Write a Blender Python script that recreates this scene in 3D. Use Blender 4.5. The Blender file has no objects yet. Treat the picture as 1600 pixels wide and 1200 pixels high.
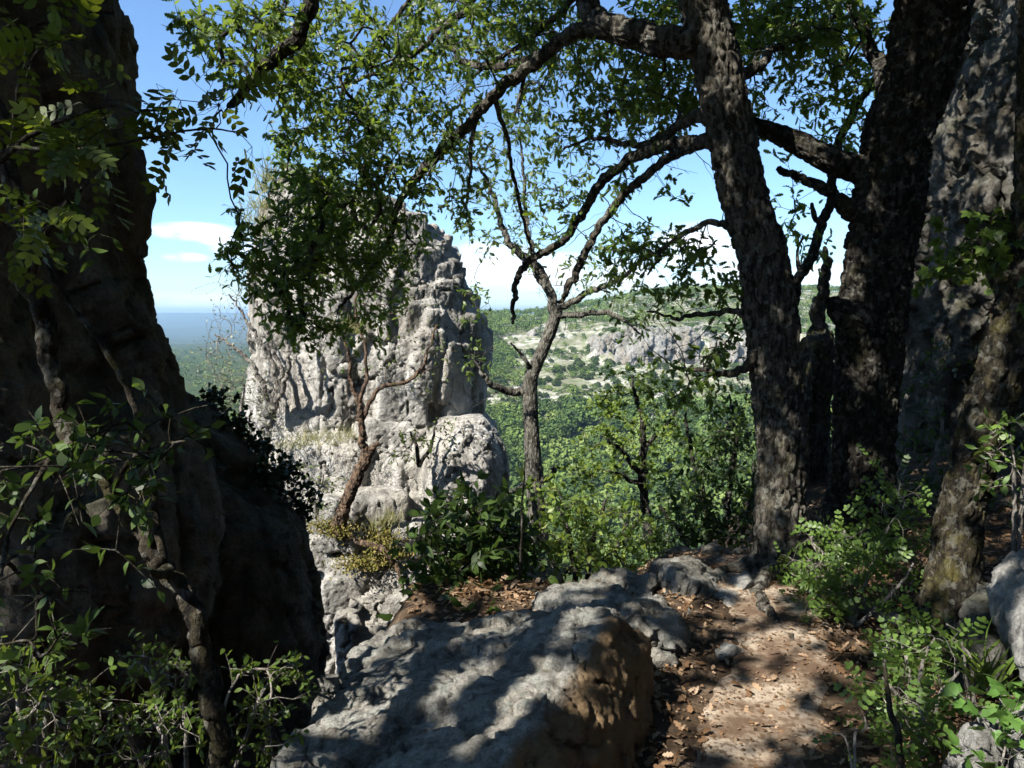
import bpy, math, random
import numpy as np
from mathutils import Vector
R = math.radians
scene = bpy.context.scene
COL = scene.collection

# ---------------------------------------------------------------- camera
HFOV, PITCH, CAMZ = 70.0, -5.5, 1.65
cd = bpy.data.cameras.new('camera'); cam = bpy.data.objects.new('camera', cd); COL.objects.link(cam)
cam.location = (0, 0, CAMZ); cam.rotation_euler = (R(90 + PITCH), 0, 0)
cd.sensor_width = 36; cd.lens = 18 / math.tan(R(HFOV / 2)); cd.clip_start = 0.05; cd.clip_end = 40000
scene.camera = cam
F = 800 / math.tan(R(HFOV / 2))            # focal length in pixels of the 1600 px photograph

# ---------------------------------------------------------------- sun, sky, exposure
SUN = np.array([-0.52, -0.44, 0.74]); SUN /= np.linalg.norm(SUN)
EL = math.asin(SUN[2])
sd = bpy.data.lights.new('sun', 'SUN'); so = bpy.data.objects.new('sun', sd); COL.objects.link(so)
sd.energy = 5.0; sd.angle = R(0.5); sd.color = (1.0, 0.95, 0.87)
so.rotation_euler = Vector((-SUN).tolist()).to_track_quat('-Z', 'Y').to_euler(); so.location = (-20, -12, 30)
scene.view_settings.view_transform = 'Standard'; scene.view_settings.look = 'None'
scene.view_settings.exposure = 1.5; scene.view_settings.gamma = 1
SKYK = 0.072

def pixdir(px, py):
    u = (px - 800) / F; v = (600 - py) / F; c, s = math.cos(R(PITCH)), math.sin(R(PITCH))
    return np.array([u, c - v * s, s + v * c])

def at(px, py, Y):
    d = pixdir(px, py); t = Y / d[1]
    return np.array([d[0] * t, Y, CAMZ + d[2] * t])

def gp(px, py, z=0.0):
    d = pixdir(px, py); t = (z - CAMZ) / d[2]
    return np.array([d[0] * t, d[1] * t, z])

def proj(P):
    P = np.atleast_2d(P); c, s = math.cos(R(PITCH)), math.sin(R(PITCH))
    q = P - np.array([0, 0, CAMZ]); f = q[:, 1] * c + q[:, 2] * s; up = -q[:, 1] * s + q[:, 2] * c
    ff = np.maximum(f, 1e-4)
    return 800 + F * q[:, 0] / ff, 600 - F * up / ff, f

w = bpy.data.worlds.new('World'); scene.world = w; w.use_nodes = True

def nn(nt, t, **k):
    n = nt.nodes.new(t)
    for a, b in k.items(): setattr(n, a, b)
    return n

def mth(nt, op, a, b=None, c=None, clamp=False):
    n = nt.nodes.new('ShaderNodeMath'); n.operation = op; n.use_clamp = clamp
    for i, v in enumerate((a, b, c)):
        if v is None: continue
        if hasattr(v, 'links'): nt.links.new(v, n.inputs[i])
        else: n.inputs[i].default_value = v
    return n.outputs[0]

def build_world():
    nt = w.node_tree; nt.nodes.clear(); L = nt.links.new
    sky = nn(nt, 'ShaderNodeTexSky'); sky.sky_type = 'NISHITA'; sky.sun_disc = False
    sky.sun_elevation = EL; sky.sun_rotation = math.atan2(SUN[0], SUN[1]); sky.air_density = 1.0; sky.dust_density = 0.15; sky.ozone_density = 3.0
    tc = nn(nt, 'ShaderNodeTexCoord'); sep = nn(nt, 'ShaderNodeSeparateXYZ'); L(tc.outputs['Generated'], sep.inputs[0])
    az = mth(nt, 'ARCTAN2', sep.outputs[0], sep.outputs[1]); el = mth(nt, 'ARCSINE', sep.outputs[2])
    comb = nn(nt, 'ShaderNodeCombineXYZ'); L(az, comb.inputs[0]); L(mth(nt, 'MULTIPLY', el, 2.6), comb.inputs[1])
    nz = nn(nt, 'ShaderNodeTexNoise'); nz.inputs['Scale'].default_value = 22; nz.inputs['Detail'].default_value = 7; nz.inputs['Roughness'].default_value = 0.62
    L(comb.outputs[0], nz.inputs['Vector'])
    tot = None
    # cumulus puffs low over the horizon: direction, half-widths in radians, strength
    for px, py, rx, ry, k in [(305, 362, .062, .013, 1), (350, 372, .04, .012, .9), (290, 402, .03, .007, .6), (400, 385, .06, .02, .8), (770, 412, .085, .034, 1.1), (860, 425, .10, .03, 1.0),
                              (960, 432, .08, .026, .9), (1090, 385, .075, .034, 1.15), (1130, 420, .06, .02, .9), (1290, 430, .05, .016, .9), (1000, 448, .2, .012, .5), (330, 470, .18, .012, .35)]:
        d = pixdir(px, py); d = d / np.linalg.norm(d); a0 = math.atan2(d[0], d[1]); e0 = math.asin(d[2])
        qa = mth(nt, 'MULTIPLY', mth(nt, 'SUBTRACT', az, a0), 1 / rx); qe = mth(nt, 'MULTIPLY', mth(nt, 'SUBTRACT', el, e0), 1 / ry)
        r2 = mth(nt, 'ADD', mth(nt, 'MULTIPLY', qa, qa), mth(nt, 'MULTIPLY', qe, qe))
        b = mth(nt, 'MULTIPLY', mth(nt, 'SUBTRACT', 1.0, r2, clamp=True), k)
        tot = b if tot is None else mth(nt, 'MAXIMUM', tot, b)
    dens = mth(nt, 'MULTIPLY', tot, mth(nt, 'MULTIPLY_ADD', nz.outputs[0], 4.0, -1.15))
    dens = mth(nt, 'MULTIPLY', dens, 0.85, clamp=True)
    sc = nn(nt, 'ShaderNodeMix', data_type='RGBA', blend_type='MULTIPLY'); sc.inputs[0].default_value = 1
    hs = nn(nt, 'ShaderNodeHueSaturation'); hs.inputs['Saturation'].default_value = .97; L(sky.outputs[0], hs.inputs['Color']); L(hs.outputs[0], sc.inputs[6]); sc.inputs[7].default_value = (SKYK * .80, SKYK * .97, SKYK * 1.12, 1)
    mx = nn(nt, 'ShaderNodeMix', data_type='RGBA'); L(dens, mx.inputs[0]); L(sc.outputs[2], mx.inputs[6]); mx.inputs[7].default_value = (.68, .70, .73, 1)
    bg = nn(nt, 'ShaderNodeBackground'); L(mx.outputs[2], bg.inputs[0]); bg.inputs[1].default_value = 1.0
    out = nn(nt, 'ShaderNodeOutputWorld'); L(bg.outputs[0], out.inputs[0])
build_world()

cy = scene.cycles
cy.max_bounces = 6; cy.diffuse_bounces = 4; cy.glossy_bounces = 2; cy.transmission_bounces = 4; cy.transparent_max_bounces = 4; cy.volume_bounces = 0
cy.caustics_reflective = False; cy.caustics_refractive = False
cy.use_adaptive_sampling = True; cy.adaptive_threshold = 0.015
try:
    cy.use_denoising = True; cy.denoiser = 'OPENIMAGEDENOISE'; cy.denoising_input_passes = 'RGB_ALBEDO_NORMAL'
except Exception: pass
cy.sample_clamp_indirect = 6

# ---------------------------------------------------------------- noise (numpy)
_r = np.random.default_rng(11)
PERM = np.concatenate([_r.permutation(256)] * 2); _g = _r.normal(size=(256, 3)); GRAD = _g / np.linalg.norm(_g, axis=1)[:, None]
RND = _r.random((256, 3))
def pnoise(P):
    P = np.asarray(P, float); I = np.floor(P).astype(int); f = P - I; I &= 255; u = f * f * f * (f * (f * 6 - 15) + 10); out = 0
    for dx in (0, 1):
        for dy in (0, 1):
            for dz in (0, 1):
                h = PERM[(PERM[(PERM[(I[:, 0] + dx) & 255] + I[:, 1] + dy) & 255] + I[:, 2] + dz) & 255]
                g = GRAD[h]; d = (g * (f - np.array([dx, dy, dz]))).sum(1)
                out = out + d * (u[:, 0] if dx else 1 - u[:, 0]) * (u[:, 1] if dy else 1 - u[:, 1]) * (u[:, 2] if dz else 1 - u[:, 2])
    return out * 1.6
def fbm(P, o=4, gain=0.5):
    s = 0; a = 1; n = 0; P = np.asarray(P, float)
    for i in range(o): s = s + a * pnoise(P * 2.03 ** i + 17.3 * i); n += a; a *= gain
    return s / n
def ridged(P, o=3):
    s = 0; a = 1; n = 0; P = np.asarray(P, float)
    for i in range(o): s = s + a * (1 - 2 * np.abs(pnoise(P * 2.03 ** i + 9.1 * i))); n += a; a *= .5
    return s / n
def worley(P):
    I = np.floor(P).astype(int); f1 = np.full(len(P), 9.); f2 = np.full(len(P), 9.); cid = np.zeros(len(P))
    for dx in (-1, 0, 1):
        for dy in (-1, 0, 1):
            for dz in (-1, 0, 1):
                J = I + np.array([dx, dy, dz]); h = PERM[(PERM[(PERM[J[:, 0] & 255] + J[:, 1]) & 255] + J[:, 2]) & 255]
                d = np.linalg.norm(J + RND[h] - P, axis=1); c = d < f1
                f2 = np.where(c, f1, np.minimum(f2, d)); cid = np.where(c, RND[(h * 7 + 3) & 255, 0], cid); f1 = np.where(c, d, f1)
    return f1, f2, cid
def cells(P):
    I = np.floor(P).astype(int); f1 = np.full(len(P), 9.); vec = np.zeros_like(P); hid = np.zeros(len(P), int)
    for dx in (-1, 0, 1):
        for dy in (-1, 0, 1):
            for dz in (-1, 0, 1):
                J = I + np.array([dx, dy, dz]); h = PERM[(PERM[(PERM[J[:, 0] & 255] + J[:, 1]) & 255] + J[:, 2]) & 255]
                v = P - J - RND[h]; d = np.linalg.norm(v, axis=1); c = d < f1; f1 = np.where(c, d, f1); vec = np.where(c[:, None], v, vec); hid = np.where(c, h, hid)
    return vec, hid
def smooth(x, a, b):
    t = np.clip((x - a) / (b - a), 0, 1); return t * t * (3 - 2 * t)

# ---------------------------------------------------------------- mesh + object helpers
def tag(o, label=None, cat=None, group=None, kind=None):
    if label: o['label'] = label
    if cat: o['category'] = cat
    if group: o['group'] = group
    if kind: o['kind'] = kind
    return o
def quad_mesh(name, V, Q, mat, smoothf=False, attr=None):
    me = bpy.data.meshes.new(name); V = np.asarray(V, np.float32); Q = np.asarray(Q, np.int32)
    me.vertices.add(len(V)); me.vertices.foreach_set('co', V.ravel())
    me.loops.add(Q.size); me.loops.foreach_set('vertex_index', Q.ravel())
    me.polygons.add(len(Q)); me.polygons.foreach_set('loop_start', np.arange(0, Q.size, 4, dtype=np.int32))
    me.polygons.foreach_set('loop_total', np.full(len(Q), 4, np.int32))
    if smoothf: me.polygons.foreach_set('use_smooth', np.ones(len(Q), bool))
    for k, v in (attr or {}).items():
        a = me.attributes.new(k, 'FLOAT', 'POINT'); a.data.foreach_set('value', np.asarray(v, np.float32))
    me.update(calc_edges=True); me.validate()
    if mat: me.materials.append(mat)
    return me
def link(name, me, parent=None, loc=(0, 0, 0)):
    o = bpy.data.objects.new(name, me); COL.objects.link(o); o.parent = parent; o.location = tuple(float(c) for c in loc); return o
def empty(name, loc):
    o = bpy.data.objects.new(name, None); COL.objects.link(o); o.location = tuple(float(c) for c in loc); o.empty_display_size = .1; return o
class Buf:
    def __init__(s): s.V = []; s.Q = []; s.A = []; s.n = 0
    def add(s, V, Q, a=None):
        if len(V) == 0: return
        s.V.append(V); s.Q.append(np.asarray(Q) + s.n); s.n += len(V); s.A.append(np.zeros(len(V)) if a is None else a)
    def mesh(s, name, mat, off=(0, 0, 0), smoothf=False, attr=None):
        V = np.concatenate(s.V) - np.asarray(off); return quad_mesh(name, V, np.concatenate(s.Q), mat, smoothf, {attr: np.concatenate(s.A)} if attr else None)

# ---------------------------------------------------------------- materials
def rgb(c): return (c[0], c[1], c[2], 1)
def new_mat(name):
    m = bpy.data.materials.new(name); m.use_nodes = True; nt = m.node_tree; nt.nodes.clear()
    out = nn(nt, 'ShaderNodeOutputMaterial'); return m, nt, out
def noise(nt, vec, scale, detail=5, rough=.6, dist=0):
    n = nn(nt, 'ShaderNodeTexNoise'); n.inputs['Scale'].default_value = scale; n.inputs['Detail'].default_value = detail
    n.inputs['Roughness'].default_value = rough; n.inputs['Distortion'].default_value = dist
    if vec is not None: nt.links.new(vec, n.inputs['Vector'])
    return n.outputs[0]
def ramp(nt, fac, stops):
    r = nn(nt, 'ShaderNodeValToRGB'); e = r.color_ramp.elements
    while len(e) < len(stops): e.new(.5)
    for x, (p, c) in zip(e, stops): x.position = p; x.color = rgb(c) if not isinstance(c, float) else (c, c, c, 1)
    nt.links.new(fac, r.inputs[0]); return r.outputs[0]
def mix(nt, fac, a, b, mode='MIX'):
    m = nn(nt, 'ShaderNodeMix', data_type='RGBA', blend_type=mode)
    for i, v in ((0, fac), (6, a), (7, b)):
        if hasattr(v, 'links'): nt.links.new(v, m.inputs[i])
        else: m.inputs[i].default_value = v if i == 0 else rgb(v)
    return m.outputs[2]
def bump(nt, h, strength, dist, prev=None):
    b = nn(nt, 'ShaderNodeBump'); b.inputs['Strength'].default_value = strength; b.inputs['Distance'].default_value = dist
    nt.links.new(h, b.inputs['Height'])
    if prev is not None: nt.links.new(prev, b.inputs['Normal'])
    return b.outputs[0]
def rock_mat(name, light, dark, stain, stain_amt=.3, moss_amt=.0, scale=1.0, streak=0.0, moss=(.05, .06, .02), lichen=.25, lich=(.46, .46, .43), face=None):
    m, nt, out = new_mat(name); L = nt.links.new
    tc = nn(nt, 'ShaderNodeTexCoord'); ob = tc.outputs['Object']
    mp = nn(nt, 'ShaderNodeMapping'); L(ob, mp.inputs[0]); mp.inputs['Scale'].default_value = (1, 1, .25)
    a = noise(nt, ob, 2.2 * scale, 8, .68); b = noise(nt, ob, 14 * scale, 6, .65); s = noise(nt, mp.outputs[0], 2.6 * scale, 6, .62)
    f = mth(nt, 'ADD', mth(nt, 'MULTIPLY', a, .6), mth(nt, 'MULTIPLY', b, .4))
    c = ramp(nt, f, [(.40, dark), (.49, tuple((x + y) / 2 for x, y in zip(light, dark))), (.56, light)])
    c = mix(nt, mth(nt, 'MULTIPLY', ramp(nt, s, [(.46, 0.), (.57, 1.)]), stain_amt), c, stain)
    if streak: c = mix(nt, mth(nt, 'MULTIPLY', ramp(nt, noise(nt, mp.outputs[0], 7 * scale, 4), [(.50, 0.), (.60, 1.)]), streak), c, tuple(x * .35 for x in dark))
    li = noise(nt, ob, 9 * scale, 3, .5, .6)
    c = mix(nt, mth(nt, 'MULTIPLY', ramp(nt, li, [(.54, 0.), (.575, 1.)]), lichen), c, lich)
    vl = nn(nt, 'ShaderNodeTexVoronoi'); vl.inputs['Scale'].default_value = 15 * scale; wv = nn(nt, 'ShaderNodeMix', data_type='RGBA'); wv.inputs[0].default_value = .06; L(ob, wv.inputs[6])
    nv = nn(nt, 'ShaderNodeTexNoise'); nv.inputs['Scale'].default_value = 20 * scale; nv.inputs['Detail'].default_value = 4; L(ob, nv.inputs['Vector']); L(nv.outputs['Color'], wv.inputs[7]); L(wv.outputs[2], vl.inputs['Vector'])
    sv = nn(nt, 'ShaderNodeSeparateColor'); L(vl.outputs['Color'], sv.inputs[0])
    disc = mth(nt, 'MULTIPLY', ramp(nt, vl.outputs['Distance'], [(.26, 1.), (.40, 0.)]), ramp(nt, sv.outputs[0], [(.60, 0.), (.62, 1.)]))
    c = mix(nt, mth(nt, 'MULTIPLY', disc, min(.9, lichen * 1.6)), c, mix(nt, sv.outputs[1], lich, tuple(x * .35 for x in lich)))
    c = mix(nt, mth(nt, 'MULTIPLY', ramp(nt, noise(nt, ob, 95 * scale, 3, .6), [(.52, 0.), (.60, 1.)]), .4), c, tuple(x * .6 for x in dark))
    vo = nn(nt, 'ShaderNodeTexVoronoi'); vo.inputs['Scale'].default_value = 26 * scale; L(ob, vo.inputs['Vector'])
    c = mix(nt, mth(nt, 'MULTIPLY', ramp(nt, vo.outputs['Distance'], [(.08, 1.), (.22, 0.)]), .45), c, tuple(x * .5 for x in dark))
    if moss_amt:
        g = nn(nt, 'ShaderNodeNewGeometry'); sx = nn(nt, 'ShaderNodeSeparateXYZ'); L(g.outputs['Normal'], sx.inputs[0])
        mm = mth(nt, 'MULTIPLY', ramp(nt, mth(nt, 'ADD', mth(nt, 'MULTIPLY', sx.outputs[2], .35), noise(nt, ob, 3.5 * scale, 6, .7)), [(.58, 0.), (.75, 1.)]), moss_amt)
        c = mix(nt, mm, c, moss)
    if face:   # ochre skin of a broken face: (direction, colour)
        g = nn(nt, 'ShaderNodeNewGeometry'); dt = nn(nt, 'ShaderNodeVectorMath', operation='DOT_PRODUCT'); L(g.outputs['Position'], dt.inputs[0]); dt.inputs[1].default_value = face[0]
        k = mth(nt, 'ADD', mth(nt, 'ADD', dt.outputs['Value'], face[2]), mth(nt, 'MULTIPLY_ADD', noise(nt, ob, 9, 9, .75), .16, -.08)); oc = mix(nt, noise(nt, ob, 6, 6, .7), face[1], tuple(x * .5 for x in face[1]))
        c = mix(nt, mth(nt, 'MULTIPLY', mth(nt, 'MULTIPLY', k, 22, clamp=True), .9), c, oc)
    p = nn(nt, 'ShaderNodeBsdfPrincipled'); L(c, p.inputs['Base Color']); p.inputs['Roughness'].default_value = .9; p.inputs['Specular IOR Level'].default_value = .2
    n1 = bump(nt, noise(nt, ob, 9 * scale, 12, .75), .9, .22 / scale)
    n2 = bump(nt, noise(nt, ob, 60 * scale, 5, .7), .8, .03 / scale, n1)
    L(n2, p.inputs['Normal']); L(p.outputs[0], out.inputs[0]); return m
def leaf_mat(name, cols, trans=.35, tcol=(.16, .22, .02), rough=.45, spec=.35, attr=None):
    m, nt, out = new_mat(name); L = nt.links.new
    if attr:
        at_ = nn(nt, 'ShaderNodeAttribute'); at_.attribute_name = attr; rnd = at_.outputs['Fac']
    else:
        g = nn(nt, 'ShaderNodeNewGeometry'); rnd = g.outputs['Random Per Island']
    c = ramp(nt, rnd, [(i / (len(cols) - 1), x) for i, x in enumerate(cols)])
    p = nn(nt, 'ShaderNodeBsdfPrincipled'); L(c, p.inputs['Base Color']); p.inputs['Roughness'].default_value = rough; p.inputs['Specular IOR Level'].default_value = spec
    if trans:
        t = nn(nt, 'ShaderNodeBsdfTranslucent'); L(mix(nt, .55, c, tcol), t.inputs[0])
        ms = nn(nt, 'ShaderNodeMixShader'); ms.inputs[0].default_value = trans; L(p.outputs[0], ms.inputs[1]); L(t.outputs[0], ms.inputs[2]); L(ms.outputs[0], out.inputs[0])
    else: L(p.outputs[0], out.inputs[0])
    return m
def bark_mat(name, light, dark, moss_amt=.15, lichen=.3, scale=1.0, moss=(.075, .07, .02)):
    m, nt, out = new_mat(name); L = nt.links.new
    tc = nn(nt, 'ShaderNodeTexCoord'); ob = tc.outputs['Object']
    mp = nn(nt, 'ShaderNodeMapping'); L(ob, mp.inputs[0]); mp.inputs['Scale'].default_value = (1, 1, .3)
    a = noise(nt, mp.outputs[0], 30 * scale, 6, .65, .4); b = noise(nt, ob, 7 * scale, 5, .6)
    c = ramp(nt, a, [(.43, dark), (.58, light)])
    c = mix(nt, mth(nt, 'MULTIPLY', ramp(nt, noise(nt, ob, 20 * scale, 4, .55), [(.54, 0.), (.58, 1.)]), lichen), c, (.30, .30, .26))
    c = mix(nt, mth(nt, 'MULTIPLY', ramp(nt, b, [(.5, 0.), (.66, 1.)]), moss_amt), c, moss)
    p = nn(nt, 'ShaderNodeBsdfPrincipled'); L(c, p.inputs['Base Color']); p.inputs['Roughness'].default_value = .92; p.inputs['Specular IOR Level'].default_value = .15
    n1 = bump(nt, a, 1.0, .07 / scale); n2 = bump(nt, noise(nt, ob, 110 * scale, 4), .7, .012, n1)
    L(n2, p.inputs['Normal']); L(p.outputs[0], out.inputs[0]); return m

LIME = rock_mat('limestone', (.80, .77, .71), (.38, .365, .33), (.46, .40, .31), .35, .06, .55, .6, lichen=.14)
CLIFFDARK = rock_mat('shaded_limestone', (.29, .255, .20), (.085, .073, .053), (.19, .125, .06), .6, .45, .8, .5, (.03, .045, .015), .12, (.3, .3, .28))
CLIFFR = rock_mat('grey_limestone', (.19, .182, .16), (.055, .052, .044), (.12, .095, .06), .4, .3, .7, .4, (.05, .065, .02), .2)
BOULDER = rock_mat('boulder_limestone', (.52, .50, .455), (.10, .097, .088), (.26, .22, .16), .35, .12, 1.3, .3, (.09, .085, .03), .5, (.42, .44, .40))
BOULDBROWN = rock_mat('ochre_boulder_limestone', (.52, .50, .455), (.10, .097, .088), (.26, .22, .16), .35, .12, 1.3, .3, (.09, .085, .03), .5, (.42, .44, .40), ((.915, -.403, .0), (.42, .275, .14), .80))
BOULDPALE = rock_mat('pale_limestone', (.50, .49, .46), (.22, .215, .2), (.36, .33, .28), .2, .05, 1.2, 0)
FARROCK = rock_mat('far_limestone', (.52, .50, .46), (.27, .26, .23), (.36, .29, .2), .5, .25, .06, .5, (.05, .075, .025), .2)

# ---------------------------------------------------------------- rocks
def superloft(rows, n=40):
    """closed stack of superellipse rings: rows of (z, cx, cy, a, b, exponent)"""
    V = []; th = np.linspace(0, 2 * np.pi, n, endpoint=False)
    for z, cx, cy_, a, b, e in rows:
        c, s = np.cos(th), np.sin(th)
        V.append(np.stack([cx + a * np.sign(c) * np.abs(c) ** (2 / e), cy_ + b * np.sign(s) * np.abs(s) ** (2 / e), np.full(n, z)], 1))
    m = len(rows); V = np.concatenate(V); Fs = []
    for i in range(m - 1):
        for j in range(n): Fs.append((i * n + j, i * n + (j + 1) % n, (i + 1) * n + (j + 1) % n, (i + 1) * n + j))
    Fs.append(tuple(range(n))[::-1]); Fs.append(tuple((m - 1) * n + j for j in range(n)))
    return V, Fs
def hull(pts):
    import bmesh
    bm = bmesh.new()
    for p in pts: bm.verts.new(tuple(float(c) for c in p))
    r = bmesh.ops.convex_hull(bm, input=bm.verts); bmesh.ops.delete(bm, geom=[v for v in bm.verts if not v.link_faces], context='VERTS')
    bm.verts.index_update(); V = np.array([v.co[:] for v in bm.verts]); Fs = [tuple(v.index for v in f.verts) for f in bm.faces]; bm.free(); return V, Fs
def rock(name, lumps, mat, voxel, label, cat, disp, group=None, relax=2, parent=None, base=None):
    Vs = []; Fs = []; n = 0
    for V, Fc in lumps: Vs.append(V); Fs += [tuple(i + n for i in f) for f in Fc]; n += len(V)
    me = bpy.data.meshes.new(name); me.from_pydata(np.concatenate(Vs).tolist(), [], Fs); me.update()
    o = bpy.data.objects.new(name, me); COL.objects.link(o)
    md = o.modifiers.new('r', 'REMESH'); md.mode = 'VOXEL'; md.voxel_size = voxel
    if relax: sm = o.modifiers.new('s', 'SMOOTH'); sm.iterations = relax; sm.factor = .5
    dg = bpy.context.evaluated_depsgraph_get(); ev = o.evaluated_get(dg); m2 = bpy.data.meshes.new_from_object(ev); o.modifiers.clear()
    N = len(m2.vertices); V = np.empty(N * 3, np.float32); m2.vertices.foreach_get('co', V); V = V.reshape(-1, 3).astype(float)
    for step in disp:
        nr = np.empty(N * 3, np.float32); m2.vertex_normals.foreach_get('vector', nr); nr = nr.reshape(-1, 3)
        V = V + step(V, nr); m2.vertices.foreach_set('co', V.astype(np.float32).ravel()); m2.update()
    b = np.array([V[:, 0].mean(), V[:, 1].mean(), V[:, 2].min()]) if base is None else np.asarray(base)
    V = V - b; m2.vertices.foreach_set('co', V.astype(np.float32).ravel())
    m2.polygons.foreach_set('use_smooth', np.ones(len(m2.polygons), bool)); m2.materials.clear(); m2.materials.append(mat); m2.update(); m2.name = name
    o.data = m2; bpy.data.meshes.remove(me); o.location = tuple(b); o.parent = parent
    return tag(o, label, cat, group)
def d_big(f, a, o=3, zs=1.0): return lambda V, N: N * (a * fbm(V * np.array([1, 1, zs]) * f + 3.1, o))[:, None]
def d_blocks(f, a, groove, gw=.1, zs=1.0, warp=.25):
    def g(V, N):
        P = V * np.array([1, 1, zs]) * f; P = P + warp * np.stack([fbm(P * 1.3 + 5, 3), fbm(P * 1.3 + 31, 3), fbm(P * 1.3 + 77, 3)], 1) * 2
        f1, f2, c = worley(P); e = f2 - f1
        return N * (a * (c - .5) * smooth(e, 0, .18) - groove * (1 - smooth(e, 0, gw)))[:, None]
    return g
def d_ridge(f, a, zs=1.0, o=4): return lambda V, N: N * (a * ridged(V * np.array([1, 1, zs]) * f, o))[:, None]
def d_fine(f, a, o=4): return lambda V, N: N * (a * fbm(V * f, o, .6))[:, None]
def d_dirx(f, a, zs): return lambda V, N: np.stack([a * fbm(V * np.array([1, 1, zs]) * f + 40, 3)] * 1 + [a * fbm(V * np.array([1, 1, zs]) * f + 80, 3), 0 * V[:, 0]], 1)
def d_facet(f, a, tilt=1.0, zs=1.0, warp=.2):
    def g(V, N):
        P = V * np.array([1, 1, zs]) * f; P = P + warp * np.stack([fbm(P * 1.6 + 5, 3), fbm(P * 1.6 + 31, 3), fbm(P * 1.6 + 77, 3)], 1)
        v, h = cells(P); return N * (a * ((RND[(h * 7 + 3) & 255, 0] - .5) + tilt * (v * GRAD[(h * 5 + 1) & 255]).sum(1)))[:, None]
    return g
def d_crack(f, a, zs=1.0, w=.90):
    def g(V, N):
        P = V * np.array([1, 1, zs]) * f; P = P + .35 * np.stack([fbm(P * 1.7 + 5, 3), fbm(P * 1.7 + 31, 3), fbm(P * 1.7 + 77, 3)], 1)
        r = 1 - 2 * np.abs(pnoise(P + 13.7)); return N * (-a * smooth(r, w, 1.0))[:, None]
    return g
def d_pits(f, a):
    def g(V, N):
        f1, f2, c = worley(V * f); return N * (-a * (1 - smooth(f1, .0, .42)) * (c > .45))[:, None]
    return g

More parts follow.
